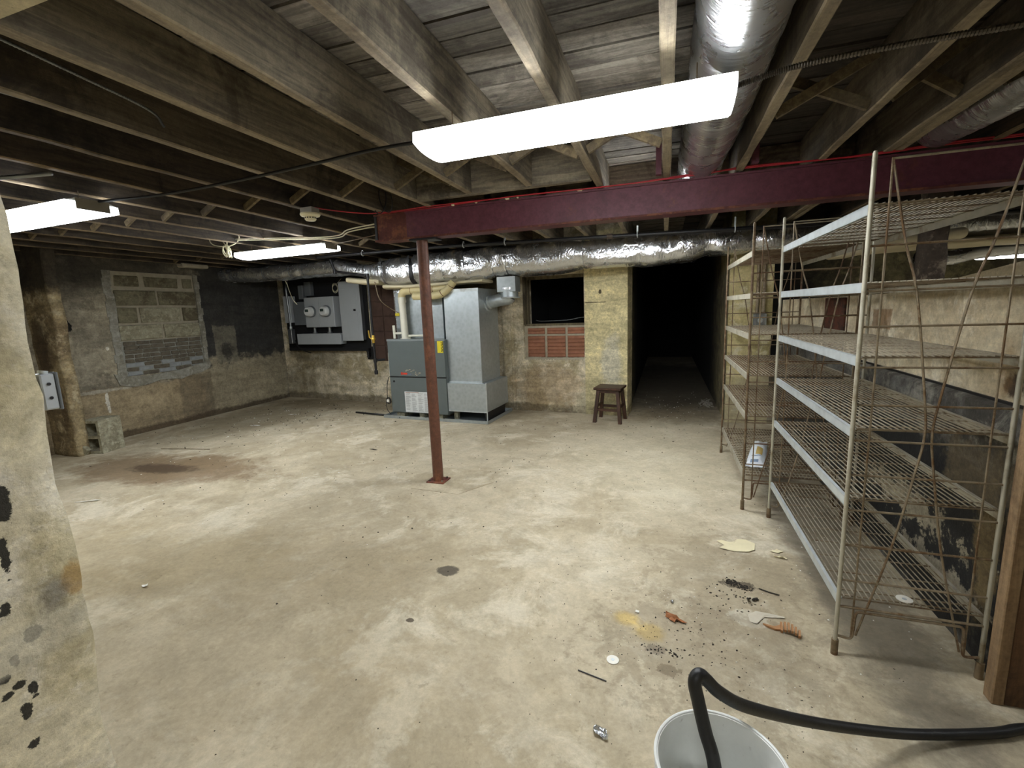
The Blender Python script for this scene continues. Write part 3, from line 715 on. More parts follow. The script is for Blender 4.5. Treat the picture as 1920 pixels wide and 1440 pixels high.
def shelf_unit(name, label, x0, y0, L, D, nlong, ncross, mats, postm, rodm, rungs, group=None):
    t = thing('wire_shelving', label, 'shelving', (x0, y0, 0), 0)
    s0 = wire_shelf(L, D, nlong, ncross, ZS[0], t, mats)
    for z in ZS[1:]:
        c = copy_tree(s0, t); c.location = (0, 0, z)
    H = 2.008
    for (px, py) in ((0, -.003), (0, L + .003), (D, -.003), (D, L + .003)):
        p = MB().tube([(px, py, .035), (px, py, H)], .0085, 10); p.tube([(px, py, H), (px, py, H + .006)], .006, 10)
        p = p.build('post', postm, t, smooth=True)
        MB().tube([(px, py, 0), (px, py, .07)], .0135, 12).build('foot', M['steelwire2'], p, smooth=True)
    for py in (-.003, L + .003):
        for q, z in enumerate(rungs):
            MB().tube([(0, py, z), (D, py, z)], .0045 if q else .0055, 6).build('rung', rodm, t, smooth=True)
        MB().tube([(.055, py, 1.982), (D - .055, py, 1.982)], .0042, 6).build('top_rung', M['wirelight'], t, smooth=True)
        for s, xo in ((1, 0), (-1, D)):
            X = lambda v: xo + s * v
            # inner upright wire and the looped foot
            MB().tube([(X(.055), py, 1.985), (X(.058), py, 1.0), (X(.055), py, .085)], .004, 6).build('upright_wire', rodm, t, smooth=True)
            MB().tube(smoothpath([(X(0), py, .09), (X(.045), py, .082), (X(.058), py, .095), (X(.062), py, .14), (X(.064), py, .19), (X(.075), py, .207), (X(.12), py, .208)], 4), .0055, 6).build('foot_loop', rodm, t, smooth=True)
            # slender brace rod bowing to the middle of the panel
            pts = [(.055, 1.982), (.115, 1.69), (.165, 1.50), (.222, 1.10), (.232, .97), (.215, .83), (.162, .5), (.07, .1)]
            MB().tube(smoothpath([(X(a), py, z) for a, z in pts], 4), .0042, 6).build('brace_rod', rodm, t, smooth=True)
        MB().tube([(.075, py, .208), (D - .075, py, .208)], .0055, 6).build('rung', rodm, t, smooth=True)
    return t
R1 = (.225, .345, .50, .648, .79, .94, 1.085, 1.234, 1.387, 1.53, 1.683, 1.80)
R1 = (.225, .345, .50, .652, .80, .942, 1.085, 1.232, 1.387, 1.52, 1.683)
u1 = shelf_unit('wire_shelving', 'tall galvanised wire shelving unit nearest the camera by the right wall', .705, 2.090, 1.337, .487, 21, 9,
                (M['galvb'], M['galvrust'], M['wirelight'], M['steelwire']), M['galvrust'], M['steelwire'], R1)
u2 = shelf_unit('wire_shelving', 'rustier wire shelving unit behind the first, beside the dark passage', .552, 3.533, 1.367, .62, 26, 26,
                (M['galvrust'], M['galvrust'], M['wirelight'], M['steelwire2']), M['steelwire2'], M['steelwire2'], R1)

# white plastic bag lying on the lowest shelf of the far unit
bag = thing('plastic_bag', 'crumpled white plastic bag lying on the lowest shelf of the far unit', 'bag', (.72, 3.98, ZS[0] + .004), math.radians(-13))
V = []; F = []; nx, ny = 14, 28
for side in (1, -1):
    o = len(V)
    for j in range(ny + 1):
        for i in range(nx + 1):
            u = i / nx * 2 - 1; v = j / ny * 2 - 1
            wdt = .062 * (1 - .25 * max(0, v)) ; x = u * wdt; y = v * .36
            hh = .045 * (1 - abs(u) ** 2.5) * (1 - abs(v) ** 5) * (.6 + .4 * math.cos(v * 2))
            d = noise.noise(Vector((x * 22, y * 16, side))) * .018
            z = .03 + side * hh * (.9 if side > 0 else .55) + d * (1 - abs(u) ** 6)
            V.append((x + d * .3, y, max(z, .001)))
    for j in range(ny):
        for i in range(nx):
            a = o + j * (nx + 1) + i; F.append((a, a + 1, a + nx + 2, a + nx + 1))
m_ = MB(); m_.add(V, F)
m_.build('film', M['bag'], bag, smooth='full')
for (u0, v0, w0, h0, mt, nm) in ((.012, -.05, .022, .10, 'bagprint', 'printed_patch'), (-.01, -.27, .025, .03, 'bagblue', 'printed_band'), (-.005, -.18, .03, .008, 'bagblue', 'printed_band')):
    P = []
    for j in range(5):
        for i in range(5):
            x = u0 - w0 + 2 * w0 * i / 4; y = v0 - h0 + 2 * h0 * j / 4; u = x / .062; v = y / .36
            hh = .045 * (1 - abs(u) ** 2.5) * (1 - abs(v) ** 5) * (.6 + .4 * math.cos(v * 2)); d = noise.noise(Vector((x * 22, y * 16, 1))) * .018
            P.append((x + d * .3, y, .0325 + hh * .9 + d))
    mm = MB(); mm.add(P, [(j * 5 + i, j * 5 + i + 1, j * 5 + i + 6, j * 5 + i + 5) for j in range(4) for i in range(4)])
    mm.build(nm, M[mt], bag, smooth='full')

# ================================================================== FURNACE GROUP
FA = math.radians(-4.1); FP = (-3.928, 5.698, 0)
pan = thing('drain_pan', 'shallow galvanised drain pan on the floor under the furnace', 'pan', FP, FA)
MB().box(0, 1.70, 0, .86, 0, .006).build('pan_floor', M['galv'], pan)
for a in ((0, 1.70, 0, .006), (0, 1.70, .854, .86), (0, .006, 0, .86), (1.694, 1.70, 0, .86)):
    MB().box(a[0], a[1], a[2], a[3], 0, .042).build('rim', M['galv'], pan)
MB().lathe([(.006, -.012), (.012, -.012), (.012, .0), (.006, .0)], (.28, 0, .016), 12, 'Y').build('drain_ring', M['black'], pan)
fu = thing('furnace', 'grey gas furnace standing in the drain pan behind the red column', 'furnace', FP, FA)
for (a, c) in ((.17, .30), (.56, .64), (.85, .95)):
    MB().box(a, c, .10, .7, .006, .078).build('support_block', M['cblock'], fu)
def fpart(name, *a, mat='furn', b=.004, parent=None, label=None):
    o = MB().bbox(*a, b).build(name, M[mat], parent or fu)
    if label: o['label'] = label
    return o
fpart('cabinet', .115, 1.065, .075, .76, .078, 1.135)
fpart('upper_door', .12, 1.06, .058, .078, .612, 1.118, mat='furn')
ld = fpart('lower_door', .12, 1.06, .056, .078, .085, .600, mat='furn')
MB().box(.112, 1.068, .056, .08, 1.120, 1.150).build('top_trim', M['furnl'], fu)
MB().box(.115, 1.065, .054, .062, .600, .611).build('seam', M['black'], fu)
MB().lathe([(.0, -.004), (.015, -.004), (.015, .004), (0, .004)], (.19, .054, .54), 12, 'Y').build('latch', M['black'], ld)
# instruction sheet: white sticker with columns of small print
st = MB().box(.36, .80, .0535, .056, .095, .395).build('instruction_sheet', M['labelw'], ld)
b = MB()
for cI in range(4):
    for r in range(26):
        if random.random() < .85:
            x0 = .375 + cI * .105; z = .375 - r * .0103
            b.box(x0, x0 + random.uniform(.05, .09), .0530, .0536, z - .0032, z)
b.build('small_print', M['ink'], st, props={'kind': 'stuff'})
MB().box(.375, .60, .0530, .0536, .379, .386).build('warning_stripe', M['orange'], st)
# maker's badge, half scraped off
lg = MB().lathe([(0, -.003), (.021, -.003), (.021, 0), (0, 0)], (.335, .058, .655), 20, 'Y').build('badge', M['orangered'], fu)
MB().box(.360, .43, .0545, .058, .642, .668).build('badge_band', M['orangered'], fu)
MB().box(.43, .50, .0555, .058, .637, .655).build('badge_band', M['blueink'], fu)
b = MB()
for i in range(26):
    x = random.gauss(.43, .05); z = .70 + random.gauss(0, .010)
    if i % 2: x = random.gauss(.585, .045); z = .655 + random.gauss(0, .014)
    b.box(x, x + random.uniform(.006, .03), .0565, .0582, z, z + random.uniform(.004, .012))
b.build('scraped_glue', M['scrape'], fu, props={'kind': 'stuff'})
yl = MB().box(.955, 1.048, .0535, .058, .955, 1.115).build('yellow_label', M['yellowlab'], fu)
b = MB()
for k in range(7):
    b.box(1.015, 1.015 + random.uniform(.012, .026), .0525, .0536, .97 + k * .02, .98 + k * .02)
b.box(1.04, 1.047, .0525, .0536, .96, 1.11)
b.build('black_print', M['blackmat'], yl)
fpart('supply_plenum', .125, .93, .30, .76, 1.135, 1.86, mat='galv')
b = MB()
for k in range(16):
    z = 1.26 + k * .037; b.bbox(.118 + random.uniform(0, .01), .142, .288, .302, z, z + .03, .003)
b.bbox(.12, .93, .285, .302, 1.80, 1.855, .004)
b.build('foil_tape', M['foilband'], fu)
MB().box(.15, .155, .29, .30, 1.60, 1.60).build
fpart('return_base', 1.065, 1.665, .075, .80, .145, .535, mat='galv', b=.003)
MB().box(1.07, 1.665, .070, .078, .137, .150).build('bottom_flange', M['galvb'], fu)
MB().box(1.655, 1.668, .068, .078, .012, .55).build('corner_flange', M['galvb'], fu)
tw_ = MB(); tw_.bbox(1.05, 1.575, .14, .75, .535, 1.80, .003)
tw_.build('return_tower', M['galv'], fu)
MB().box(1.045, 1.58, .134, .14, 1.765, 1.805).build('tower_cap', M['galvb'], fu)
MB().box(1.045, 1.58, .13, .142, .535, .552).build('tower_foot', M['galvb'], fu)
for (a, c) in ((.16, .40), (.60, 1.0)):
    MB().box(1.10, 1.16, a, a + .06, .006, .145).build('support_block', M['cblock'], fu)
MB().box(1.60, 1.65, .12, .70, .006, .145).build('support_block', M['black'], fu)
# white condensate pipe along the left flank
cp = thing('condensate_pipe', 'thin white drain pipe down the left side of the furnace', 'pipe', FP, FA)
MB().tube(smoothpath([(.115, .16, .97), (.075, .16, .96), (.062, .16, .92), (.06, .16, .8), (.06, .16, .56)], 5), .018, 12).build('drain_pipe', M['pvc'], cp, smooth=True)
MB().tube([(.06, .30, .11), (.13, .22, .10)], .018, 12).build('stub_pipe', M['pvc'], cp, smooth=True)
tp = thing('drain_tee', 'white plastic tee standing on top of the furnace', 'pipe fitting', FP, FA)
MB().tube([(.155, .2, 1.15), (.15, .2, 1.34)], .02, 12).build('riser', M['pvc'], tp, smooth=True)
MB().tube([(.15, .2, 1.225), (.30, .2, 1.225)], .017, 12).build('branch', M['pvc'], tp, smooth=True)
MB().tube([(.30, .2, 1.222), (.37, .2, 1.222)], .02, 10).build('coupling', M['black'], tp, smooth=True)
MB().tube([(.36, .22, 1.185), (.72, .2, 1.185)], .017, 10).build('branch', M['pvc'], tp, smooth=True)
# power cord hanging by the furnace
cd = smoothpath([(.10, .06, .60), (.085, .03, .5), (.07, .03, .36), (.075, .02, .3), (.05, .02, .22), (.06, .02, .12), (.10, .03, .06)], 5)
k = thing('power_cord', 'black cord with a small coil hanging beside the furnace', 'cord', FP, FA)
MB().tube(cd, .005, 6).build('cord', M['black'], k, smooth=True)
MB().tube([(.09 + .035 * math.cos(a / 3), .015 + .004 * a / 6, .255 + .045 * math.sin(a / 3)) for a in range(38)], .006, 6).build('coil', M['black'], k, smooth=True)
MB().bbox(.07, .11, .0, .02, .235, .275, .005).build('plug', M['white'], k)
# PVC vent: riser, elbow and two runs to the back
vp = thing('vent_pipe', 'white plastic vent pipe rising from the furnace and turning back', 'pipe', FP, FA)
MB().tube([(.34, .20, 1.14), (.325, .20, 1.70)], .049, 24).build('riser', M['pvc'], vp, smooth=True)
MB().tube([(.33, .20, 1.66), (.327, .20, 1.735)], .057, 24).build('coupling', M['pvc'], vp, smooth=True)
MB().tube([(.345, .20, 1.135), (.343, .20, 1.16)], .075, 24).build('flange', M['pvc'], vp, smooth=True)
MB().tube(smoothpath([(.325, .20, 1.71), (.33, .20, 1.76), (.36, .20, 1.805), (.42, .20, 1.82), (.5, .20, 1.822)], 4), .054, 20).build('elbow', M['creampipe'], vp, smooth=True)
MB().tube(smoothpath([(.48, .20, 1.822), (.8, .21, 1.822), (.98, .22, 1.825), (1.08, .24, 1.86), (1.16, .28, 1.94)], 6), .05, 20).build('upper_run', M['creampipe'], vp, smooth=True)
MB().tube(smoothpath([(.60, .10, 1.735), (.85, .10, 1.73), (1.02, .10, 1.74), (1.13, .11, 1.80), (1.22, .14, 1.90)], 6), .05, 20).build('lower_run', M['creampipe'], vp, smooth=True)
for (u, v, z, d) in ((.5, .2, 1.822, (1, 0, 0)), (.86, .21, 1.822, (1, 0, 0)), (.90, .10, 1.731, (1, 0, 0)), (1.06, .10, 1.757, (.8, 0, .5)), (1.09, .24, 1.865, (.7, 0, .6)), (1.18, .125, 1.85, (.6, 0, .8))):
    dv = Vector(d).normalized() * .004
    MB().tube([Vector((u, v, z)) - dv, Vector((u, v, z)) + dv], .052, 20).build('dark_joint', M['beamrust'], vp, smooth=True)

# ================================================================== DUCTS
def foil_duct(mb, pts, hw, hh, n=36, k=6, amp=.012, seed=0, exps=.62, pinch=()):
    """rounded-rectangular duct along a path in x; pts = (x, y centre, z centre, half depth, half height)"""
    P = []
    for a, c in zip(pts[:-1], pts[1:]):
        m = max(2, int(abs(c[0] - a[0]) / .022))
        for j in range(m):
            t = j / m; P.append([a[q] + (c[q] - a[q]) * t for q in range(5)])
    P.append(list(pts[-1])); rings = []
    for (x, yc, zc, hd, hz) in P:
        ring = []; g = max([math.exp(-((x - b) / .09) ** 2) for b in pinch] or [0]); g2 = max([math.exp(-((x - b) / .16) ** 2) for b in pinch] or [0])
        hd, hz = hd - .016 * g, hz - .016 * g
        for q in range(n):
            a = 2 * PI * q / n; ca, sa = math.cos(a), math.sin(a)
            e = lambda v: math.copysign(abs(v) ** exps, v)
            y, z = yc + hd * e(ca), zc + hz * e(sa)
            d = noise.noise(Vector((x * 2.6 + seed, y * 3, z * 3))) * amp + noise.noise(Vector((x * 16 + seed, y * 9, z * 9))) * amp * .22 + noise.noise(Vector((x * 9 + seed, y * 26, z * 26))) * .012 * g2
            ring.append((x, y + d * ca * 1.4, z + d * sa * 1.4))
        rings.append(ring)
    return mb.loft(rings)
def band(x, yc, zc, hd, hz, wd=.02, name='strap', parent=None, mat='foilband'):
    m = MB(); rings = []
    for dx in (-wd / 2, wd / 2):
        rings.append([(x + dx, yc + (hd - .008) * math.copysign(abs(math.cos(2 * PI * q / 28)) ** .62, math.cos(2 * PI * q / 28)), zc + (hz - .008) * math.copysign(abs(math.sin(2 * PI * q / 28)) ** .62, math.sin(2 * PI * q / 28))) for q in range(28)])
    m.loft(rings, cap=False)
    return m.build(name, M[mat], parent, smooth=True, world=True)
YF = 5.75
def zz(zb, zt, dep=.22): return (YF + dep, (zb + zt) / 2, dep, (zt - zb) / 2)
d1 = thing('foil_duct', 'foil wrapped rectangular duct on the left, running to the left wall', 'duct', (-5.7, 5.97, 2.2))
foil_duct(MB(), [(-6.86,) + zz(2.115, 2.325), (-6.6,) + zz(2.105, 2.325), (-5.9,) + zz(2.10, 2.325), (-5.0,) + zz(2.105, 2.33), (-4.62,) + zz(2.11, 2.33)], 0, 0, seed=3, amp=.010, pinch=(-6.6, -5.99, -5.47, -5.22)).build('foil_wrap', M['foil'], d1, smooth=60, world=True)
foil_duct(MB(), [(-4.62,) + zz(2.115, 2.32), (-4.3,) + zz(2.07, 2.24), (-4.0,) + zz(1.97, 2.24), (-3.86,) + zz(1.95, 2.28)], 0, 0, seed=5, amp=.018).build('reducer', M['foil2'], d1, smooth=60, world=True)
foil_duct(MB(), [(-4.45, 5.95, 2.02, .16, .045), (-4.2, 5.95, 1.985, .16, .045), (-3.9, 5.95, 1.97, .16, .045)], 0, 0, seed=9, amp=.01).build('lower_flap', M['cream'], d1, smooth=60, world=True)
for x in (-6.6, -5.99, -5.47, -5.22): band(x, YF + .22, 2.214, .22, .112, .03 if x > -6 else .014, parent=d1)
d2 = thing('foil_duct', 'big foil wrapped main duct crossing the back of the room', 'duct', (-1.4, 6.0, 2.15))
foil_duct(MB(), [(-3.86,) + zz(1.915, 2.28, .25), (-3.5,) + zz(1.895, 2.29, .25), (-3.36,) + zz(1.905, 2.28, .25), (-3.33,) + zz(1.90, 2.31, .25), (-2.9,) + zz(1.905, 2.33, .25), (-2.57,) + zz(1.90, 2.33, .25), (-2.2,) + zz(1.93, 2.33, .25), (-1.98,) + zz(1.945, 2.33, .25), (-1.5,) + zz(1.935, 2.33, .25), (-.98,) + zz(1.975, 2.33, .25), (-.6,) + zz(1.965, 2.33, .25), (-.3,) + zz(1.955, 2.33, .25), (0.03,) + zz(1.965, 2.33, .25), (.30,) + zz(2.0, 2.32, .25), (.43,) + zz(2.045, 2.31, .25), (.9,) + zz(2.02, 2.31, .25), (1.6,) + zz(2.02, 2.31, .25)], 0, 0, seed=21, amp=.016, pinch=(-3.83, -3.40, -2.88, -2.57, -2.16, -1.98, -.98, -.31, .03, .43, .89)).build('foil_wrap', M['foil'], d2, smooth=60, world=True)
for x, zb in ((-3.83, 1.915), (-3.40, 1.90), (-3.30, 1.90), (-2.88, 1.90), (-2.57, 1.90), (-2.16, 1.93), (-1.98, 1.945), (-.98, 1.975), (-.31, 1.955), (.03, 1.965), (.43, 2.04), (.89, 2.02)):
    band(x, YF + .25, (zb + 2.33) / 2, .25, (2.33 - zb) / 2, .045 if x in (-3.40, -3.30, .43) else .022, parent=d2)
foil_duct(MB(), [(-3.37, 5.99, 2.09, .245, .19), (-3.32, 5.99, 2.09, .245, .19)], 0, 0, amp=0).build('black_joint', M['black'], d2, smooth=60, world=True)
foil_duct(MB(), [(-3.83, 5.98, 1.895, .20, .03), (-3.5, 5.98, 1.88, .2, .03), (-3.0, 5.98, 1.885, .2, .028), (-2.3, 5.98, 1.90, .2, .02)], 0, 0, seed=11, amp=.012).build('underside_wrap', M['cream'], d2, smooth=60, world=True)
d3 = thing('foil_duct', 'wide foil duct beyond the right wall, past the rusty column', 'duct', (3.5, 6.0, 2.15))
foil_duct(MB(), [(1.6,) + zz(2.02, 2.31, .25), (2.4,) + zz(2.03, 2.31, .25), (5.6,) + zz(2.03, 2.31, .25)], 0, 0, seed=31, amp=.01).build('foil_wrap', M['foil'], d3, smooth=60, world=True)
for x in (2.35, 2.66, 3.9): band(x, YF + .25, 2.165, .25, .145, .08, parent=d3)
foil_duct(MB(), [(2.0, 5.95, 1.99, .22, .045), (3.5, 5.95, 2.0, .22, .04), (5.5, 5.95, 2.0, .22, .04)], 0, 0, seed=13, amp=.008).build('underside_wrap', M['cream'], d3, smooth=60, world=True)
ci = thing('insulation_wrap', 'drooping cream insulation wrap under the ducts beyond the shelves', 'insulation', (1.9, 5.5, 1.95))
foil_duct(MB(), [(1.47, 5.55, 1.93, .06, .015), (1.58, 5.58, 1.925, .12, .05), (1.72, 5.6, 1.945, .16, .06), (1.95, 5.6, 1.985, .16, .06), (2.25, 5.6, 2.03, .16, .055), (2.6, 5.6, 2.05, .16, .05)], 0, 0, seed=17, amp=.012, exps=.7).build('wrap', M['cream'], ci, smooth=60, world=True)
def flex(name, label, pts, r, seed=0, mat='flexfoil'):
    P = smoothpath(pts, 14); t = thing(name, label, 'duct', pts[len(pts) // 2])
    m = MB(); m.tube(P, r, 36, rf=lambda i: r * (1 + .022 * math.sin(i * 2.1) + .03 * noise.noise(Vector((i * .21, seed, 0)))))
    o = m.build('foil_sleeve', M[mat], t, smooth='full', world=True)
    for v in o.data.vertices:
        v.co += noise.noise_vector(Vector(v.co) * 5 + Vector((seed, 0, 0))) * r * .05
    return t
flex('flexible_duct', 'fat round foil duct running between the joists above the big light', [(.225, -.1, 2.445), (.225, .9, 2.44), (.222, 1.7, 2.435), (.222, 2.5, 2.44), (.22, 3.1, 2.46), (.215, 3.5, 2.475), (.22, 4.4, 2.475)], .148, 1)
flex('flexible_duct', 'slim round foil duct between the joists at the right edge', [(1.52, .8, 2.44), (1.52, 1.8, 2.43), (1.50, 2.6, 2.42), (1.47, 3.2, 2.43), (1.45, 3.45, 2.44)], .112, 2)
flex('flexible_duct', 'dark ribbed flexible duct drooping beyond the right wall', [(2.75, 6.7, 1.93), (3.05, 6.7, 1.90), (3.3, 6.7, 1.95), (3.8, 6.7, 1.98), (4.8, 6.7, 2.0)], .08, 3)
# branch with round elbow from the tower to the main duct
bd = thing('branch_duct', 'small round metal duct elbowing from the return tower up to the main duct', 'duct', (-2.05, 6.02, 1.7))
MB().bbox(-2.145, -1.885, 5.90, 6.12, 1.74, 1.94, .004).build('collar_box', M['galv'], bd, world=True)
MB().tube([(-2.01, 6.01, 1.76), (-2.005, 6.01, 1.665)], .118, 30).build('drum', M['galv'], bd, world=True, smooth=True)
MB().tube([(-2.01, 6.01, 1.80), (-2.01, 6.01, 1.77)], .124, 30).build('foil_tape', M['foilband'], bd, world=True, smooth=True)
MB().tube(smoothpath([(-2.005, 6.01, 1.68), (-2.03, 6.01, 1.655), (-2.12, 6.01, 1.645), (-2.22, 6.02, 1.63), (-2.36, 6.03, 1.60)], 5), .085, 26).build('elbow', M['galv'], bd, world=True, smooth=True)
for (x, z, r) in ((-2.13, 1.645, .089), (-2.30, 1.613, .092), (-2.345, 1.603, .115)):
    MB().tube([(x - .012, 6.02, z - .003), (x + .012, 6.02, z + .003)], r, 26).build('ring', M['galvb'], bd, world=True, smooth=True)
MB().tube([(-2.0 + .125 * math.cos(a), 6.01 + .125 * math.sin(a), 1.665) for a in [i * PI / 14 for i in range(28)]], .009, 8, closed=True).build('hoop', M['galvb'], bd, world=True, smooth=True)

# ================================================================== PIPES AND CABLES
def path_thing(name, label, cat, pts, r, mat, k=6, part='run', n=8, straight=False):
    P = pts if straight else smoothpath(pts, k)
    return at_origin(MB().tube(P, r, n), name, M[mat], label, cat, tuple(pts[0]), smooth='full')
gp = thing('gas_pipe', 'black gas pipe with yellow valve, dropping left of the furnace', 'pipe', (-3.93, 5.6, .66))
for a, c in (((-4.50, 5.56, 2.30), (-4.455, 5.58, 2.13)), ((-4.455, 5.58, 2.13), (-3.937, 5.6, 2.04)), ((-3.937, 5.6, 2.04), (-3.927, 5.6, .69)), ((-3.925, 5.6, .86), (-3.85, 5.72, .86))):
    MB().tube([a, c], .017, 12).build('pipe_run', M['black'], gp, world=True, smooth=True)
for p in ((-4.455, 5.58, 2.13), (-3.937, 5.6, 2.04), (-3.926, 5.6, .86), (-3.926, 5.6, .69)):
    MB().lathe([(.0, -.03), (.024, -.03), (.027, 0), (.024, .03), (0, .03)], p, 12).build('fitting', M['black'], gp, world=True, smooth=True)
vl = MB().lathe([(0, -.055), (.02, -.055), (.022, -.02), (.03, 0), (.022, .02), (.02, .055), (0, .055)], (-3.928, 5.6, 1.165), 14).build('valve', M['brass'], gp, world=True, smooth=True)
MB().tube([(-3.93, 5.575, 1.165), (-3.965, 5.565, 1.19), (-3.972, 5.565, 1.29)], .010, 8).build('valve_handle', M['brass'], gp, world=True, smooth=True)
cpp = thing('ceiling_pipe', 'long black iron pipe hung under the joists in front of the main duct', 'pipe', (-1.5, 5.3, 2.25))
for a, c in (((-4.50, 5.3, 2.300), (-2.6, 5.3, 2.300)), ((-2.6, 5.3, 2.300), (-.72, 5.3, 2.255)), ((-.72, 5.3, 2.255), (1.6, 5.3, 2.20)), ((1.6, 5.3, 2.20), (4.5, 5.3, 2.14))):
    MB().tube([a, c], .021, 12).build('pipe_run', M['black'], cpp, world=True, smooth=True)
MB().tube([(-.62, 5.3, 2.253), (-.56, 5.3, 2.251)], .03, 12).build('coupling', M['rustcol'], cpp, world=True, smooth=True)
for x, z in ((-3.77, 2.30), (-2.33, 2.295), (-1.8, 2.285), (-.3, 2.247), (.65, 2.222)):
    m = MB().tube([(x, 5.3 + .03 * math.cos(a), z + .03 * math.sin(a)) for a in [i * PI / 8 for i in range(16)]], .006, 6, closed=True)
    m.box(x - .008, x + .008, 5.296, 5.304, z + .03, 2.34); m.build('hanger', M['galvb'], cpp, world=True)
path_thing('spiral_cable', 'dark spiral metal cable looping left between the two front lights', 'cable', [(-3.40, 2.09, 2.27), (-2.79, 2.045, 2.235), (-2.18, 2.03, 2.24), (-1.63, 2.0, 2.25), (-1.33, 1.99, 2.262), (-1.03, 1.98, 2.26)], .0085, 'black')
def armoured(name, label, pts, r):
    P = smoothpath(pts, 60)
    return at_origin(MB().tube(P, r, 8, rf=lambda i: r * (1.0 if i % 2 else .68)), name, M['conduit'], label, 'cable', tuple(pts[0]))
o = armoured('armoured_cable', 'dark armoured cable running right from the big light across the joists', [(.225, 1.935, 2.25), (.41, 1.892, 2.262), (.70, 1.891, 2.270), (1.0, 1.911, 2.275), (1.45, 1.93, 2.29), (1.9, 1.95, 2.32)], .011)
o.data.materials[0] = plain('armoured steel', '5a544c', .4, .6)
o = armoured('armoured_cable', 'pale armoured cable tucked along a joist at the far left', [(-2.06, .55, 2.45), (-2.07, .95, 2.44), (-2.09, 1.3, 2.42), (-2.11, 1.55, 2.40), (-2.13, 1.62, 2.36)], .006)
path_thing('conduit_pipe', 'grey dusty pipe running along the dark joist bay at left', 'pipe', [(-2.52, .8, 2.43), (-2.49, 1.6, 2.44), (-2.46, 2.4, 2.45), (-2.45, 3.4, 2.46)], .018, 'conduit')
path_thing('red_wire', 'thin red wire along the left joist and over the beam', 'wire', [(-2.90, .9, 2.44), (-2.885, 1.5, 2.43), (-2.87, 2.3, 2.42), (-2.75, 3.1, 2.38), (-2.45, 3.42, 2.345), (-2.195, 3.47, 2.336), (-1.8, 3.48, 2.345), (-1.35, 3.478, 2.343), (-.93, 3.47, 2.340), (-.54, 3.48, 2.336), (-.18, 3.48, 2.338), (.09, 3.47, 2.345), (.47, 3.476, 2.348), (.77, 3.48, 2.345), (1.15, 3.47, 2.336), (1.43, 3.478, 2.345), (1.83, 3.48, 2.345), (2.6, 3.48, 2.338)], .005, 'redwire')
path_thing('red_wire', 'second red wire lying loosely along the top of the beam', 'wire', [(-2.3, 3.5, 2.336), (-1.8, 3.50, 2.335), (-1.1, 3.462, 2.34), (-.4, 3.468, 2.333), (.2, 3.462, 2.338), (.5, 3.468, 2.355), (1.0, 3.465, 2.338), (1.6, 3.462, 2.352), (2.4, 3.468, 2.34)], .005, 'redwire')
b = MB()
for x in (-1.62, -1.42, -1.17, -1.08, -.62): b.bbox(x, x + random.uniform(.015, .04), 3.48, 3.50, 2.328, 2.345, .004)
o = at_origin(b, 'wood_chips', M['paper'], 'small pale wood chips lying along the top of the beam', 'debris', (-1.2, 3.49, 2.33), kind='stuff')
k_ = thing('cable_loop', 'black cable loops hanging at the left end of the beam', 'cable', (-2.2, 3.40, 2.4))
for rr, cx, tilt in ((.085, -2.23, .2), (.075, -2.17, -.5)):
    MB().tube([(cx + rr * .75 * math.cos(a), 3.42 + tilt * .06 * math.sin(a), 2.43 + rr * 1.35 * math.sin(a)) for a in [i * PI / 16 for i in range(32)]], .0045, 6, closed=True).build('loop', M['black'], k_, world=True, smooth=True)
# off-white cords of the left fixture
k_ = thing('cord_bundle', 'off white cord coiled in loops beside the middle left light', 'cord', (-4.72, 4.15, 2.3))
for i in range(5):
    rr = .07 + .02 * random.random(); cx = -4.70 + .02 * random.uniform(-1, 1)
    MB().tube([(cx + rr * .35 * math.cos(a), 4.10 + .03 * math.cos(a + i), 2.27 + rr * .8 * math.sin(a)) for a in [q * PI / 10 for q in range(20)]], .006, 6, closed=True).build('loop', M['cord'], k_, world=True, smooth=True)
for s in (-1, 1):
    MB().tube(smoothpath([(-4.70, 4.1, 2.32), (-4.70 + s * .05, 4.08, 2.40), (-4.70 + s * .15, 4.08, 2.45), (-4.70 + s * .22, 4.08, 2.41), (-4.70 + s * .17, 4.08, 2.35), (-4.70 + s * .03, 4.1, 2.32)], 5), .006, 6).build('loop', M['cord'], k_, world=True, smooth=True)
path_thing('cord', 'upper off white cord running to the left end of the beam', 'cord', [(-4.5, 4.05, 2.38), (-4.0, 4.0, 2.345), (-3.45, 4.1, 2.32), (-3.1, 4.0, 2.30), (-2.8, 3.75, 2.29), (-2.36, 3.6, 2.285)], .006, 'cord')
path_thing('cord', 'lower off white cord sagging beside its twin toward the beam', 'cord', [(-4.5, 4.07, 2.37), (-4.0, 4.04, 2.335), (-3.4, 4.12, 2.305), (-3.1, 4.02, 2.285), (-2.8, 3.77, 2.275), (-2.36, 3.62, 2.268)], .006, 'cord')
path_thing('cord', 'thin brown cord from the middle left light to the beam end', 'cord', [(-3.37, 4.25, 2.25), (-3.2, 4.1, 2.24), (-2.8, 3.8, 2.20), (-2.36, 3.58, 2.19)], .004, 'steelwire2')
path_thing('thermostat_wire', 'thin brown wire sagging to the furnace plenum', 'wire', [(-3.80, 5.56, 1.95), (-3.76, 5.58, 1.72), (-3.70, 5.7, 1.60), (-3.62, 5.86, 1.51), (-3.57, 5.95, 1.505)], .006, 'steelwire')
at_origin(MB().bbox(-3.77, -3.70, 5.955, 5.985, 1.475, 1.515, .004), 'valve_tag', M['yellowlab'], 'small yellow tag on the furnace plenum', 'tag', (-3.73, 5.97, 1.475))
path_thing('white_wire', 'short thin white wire hanging from the left duct', 'wire', [(-5.93, 6.1, 2.16), (-5.93, 6.2, 2.08), (-5.89, 6.2, 1.95), (-5.83, 6.2, 1.8), (-5.76, 6.2, 1.72)], .005, 'cord')
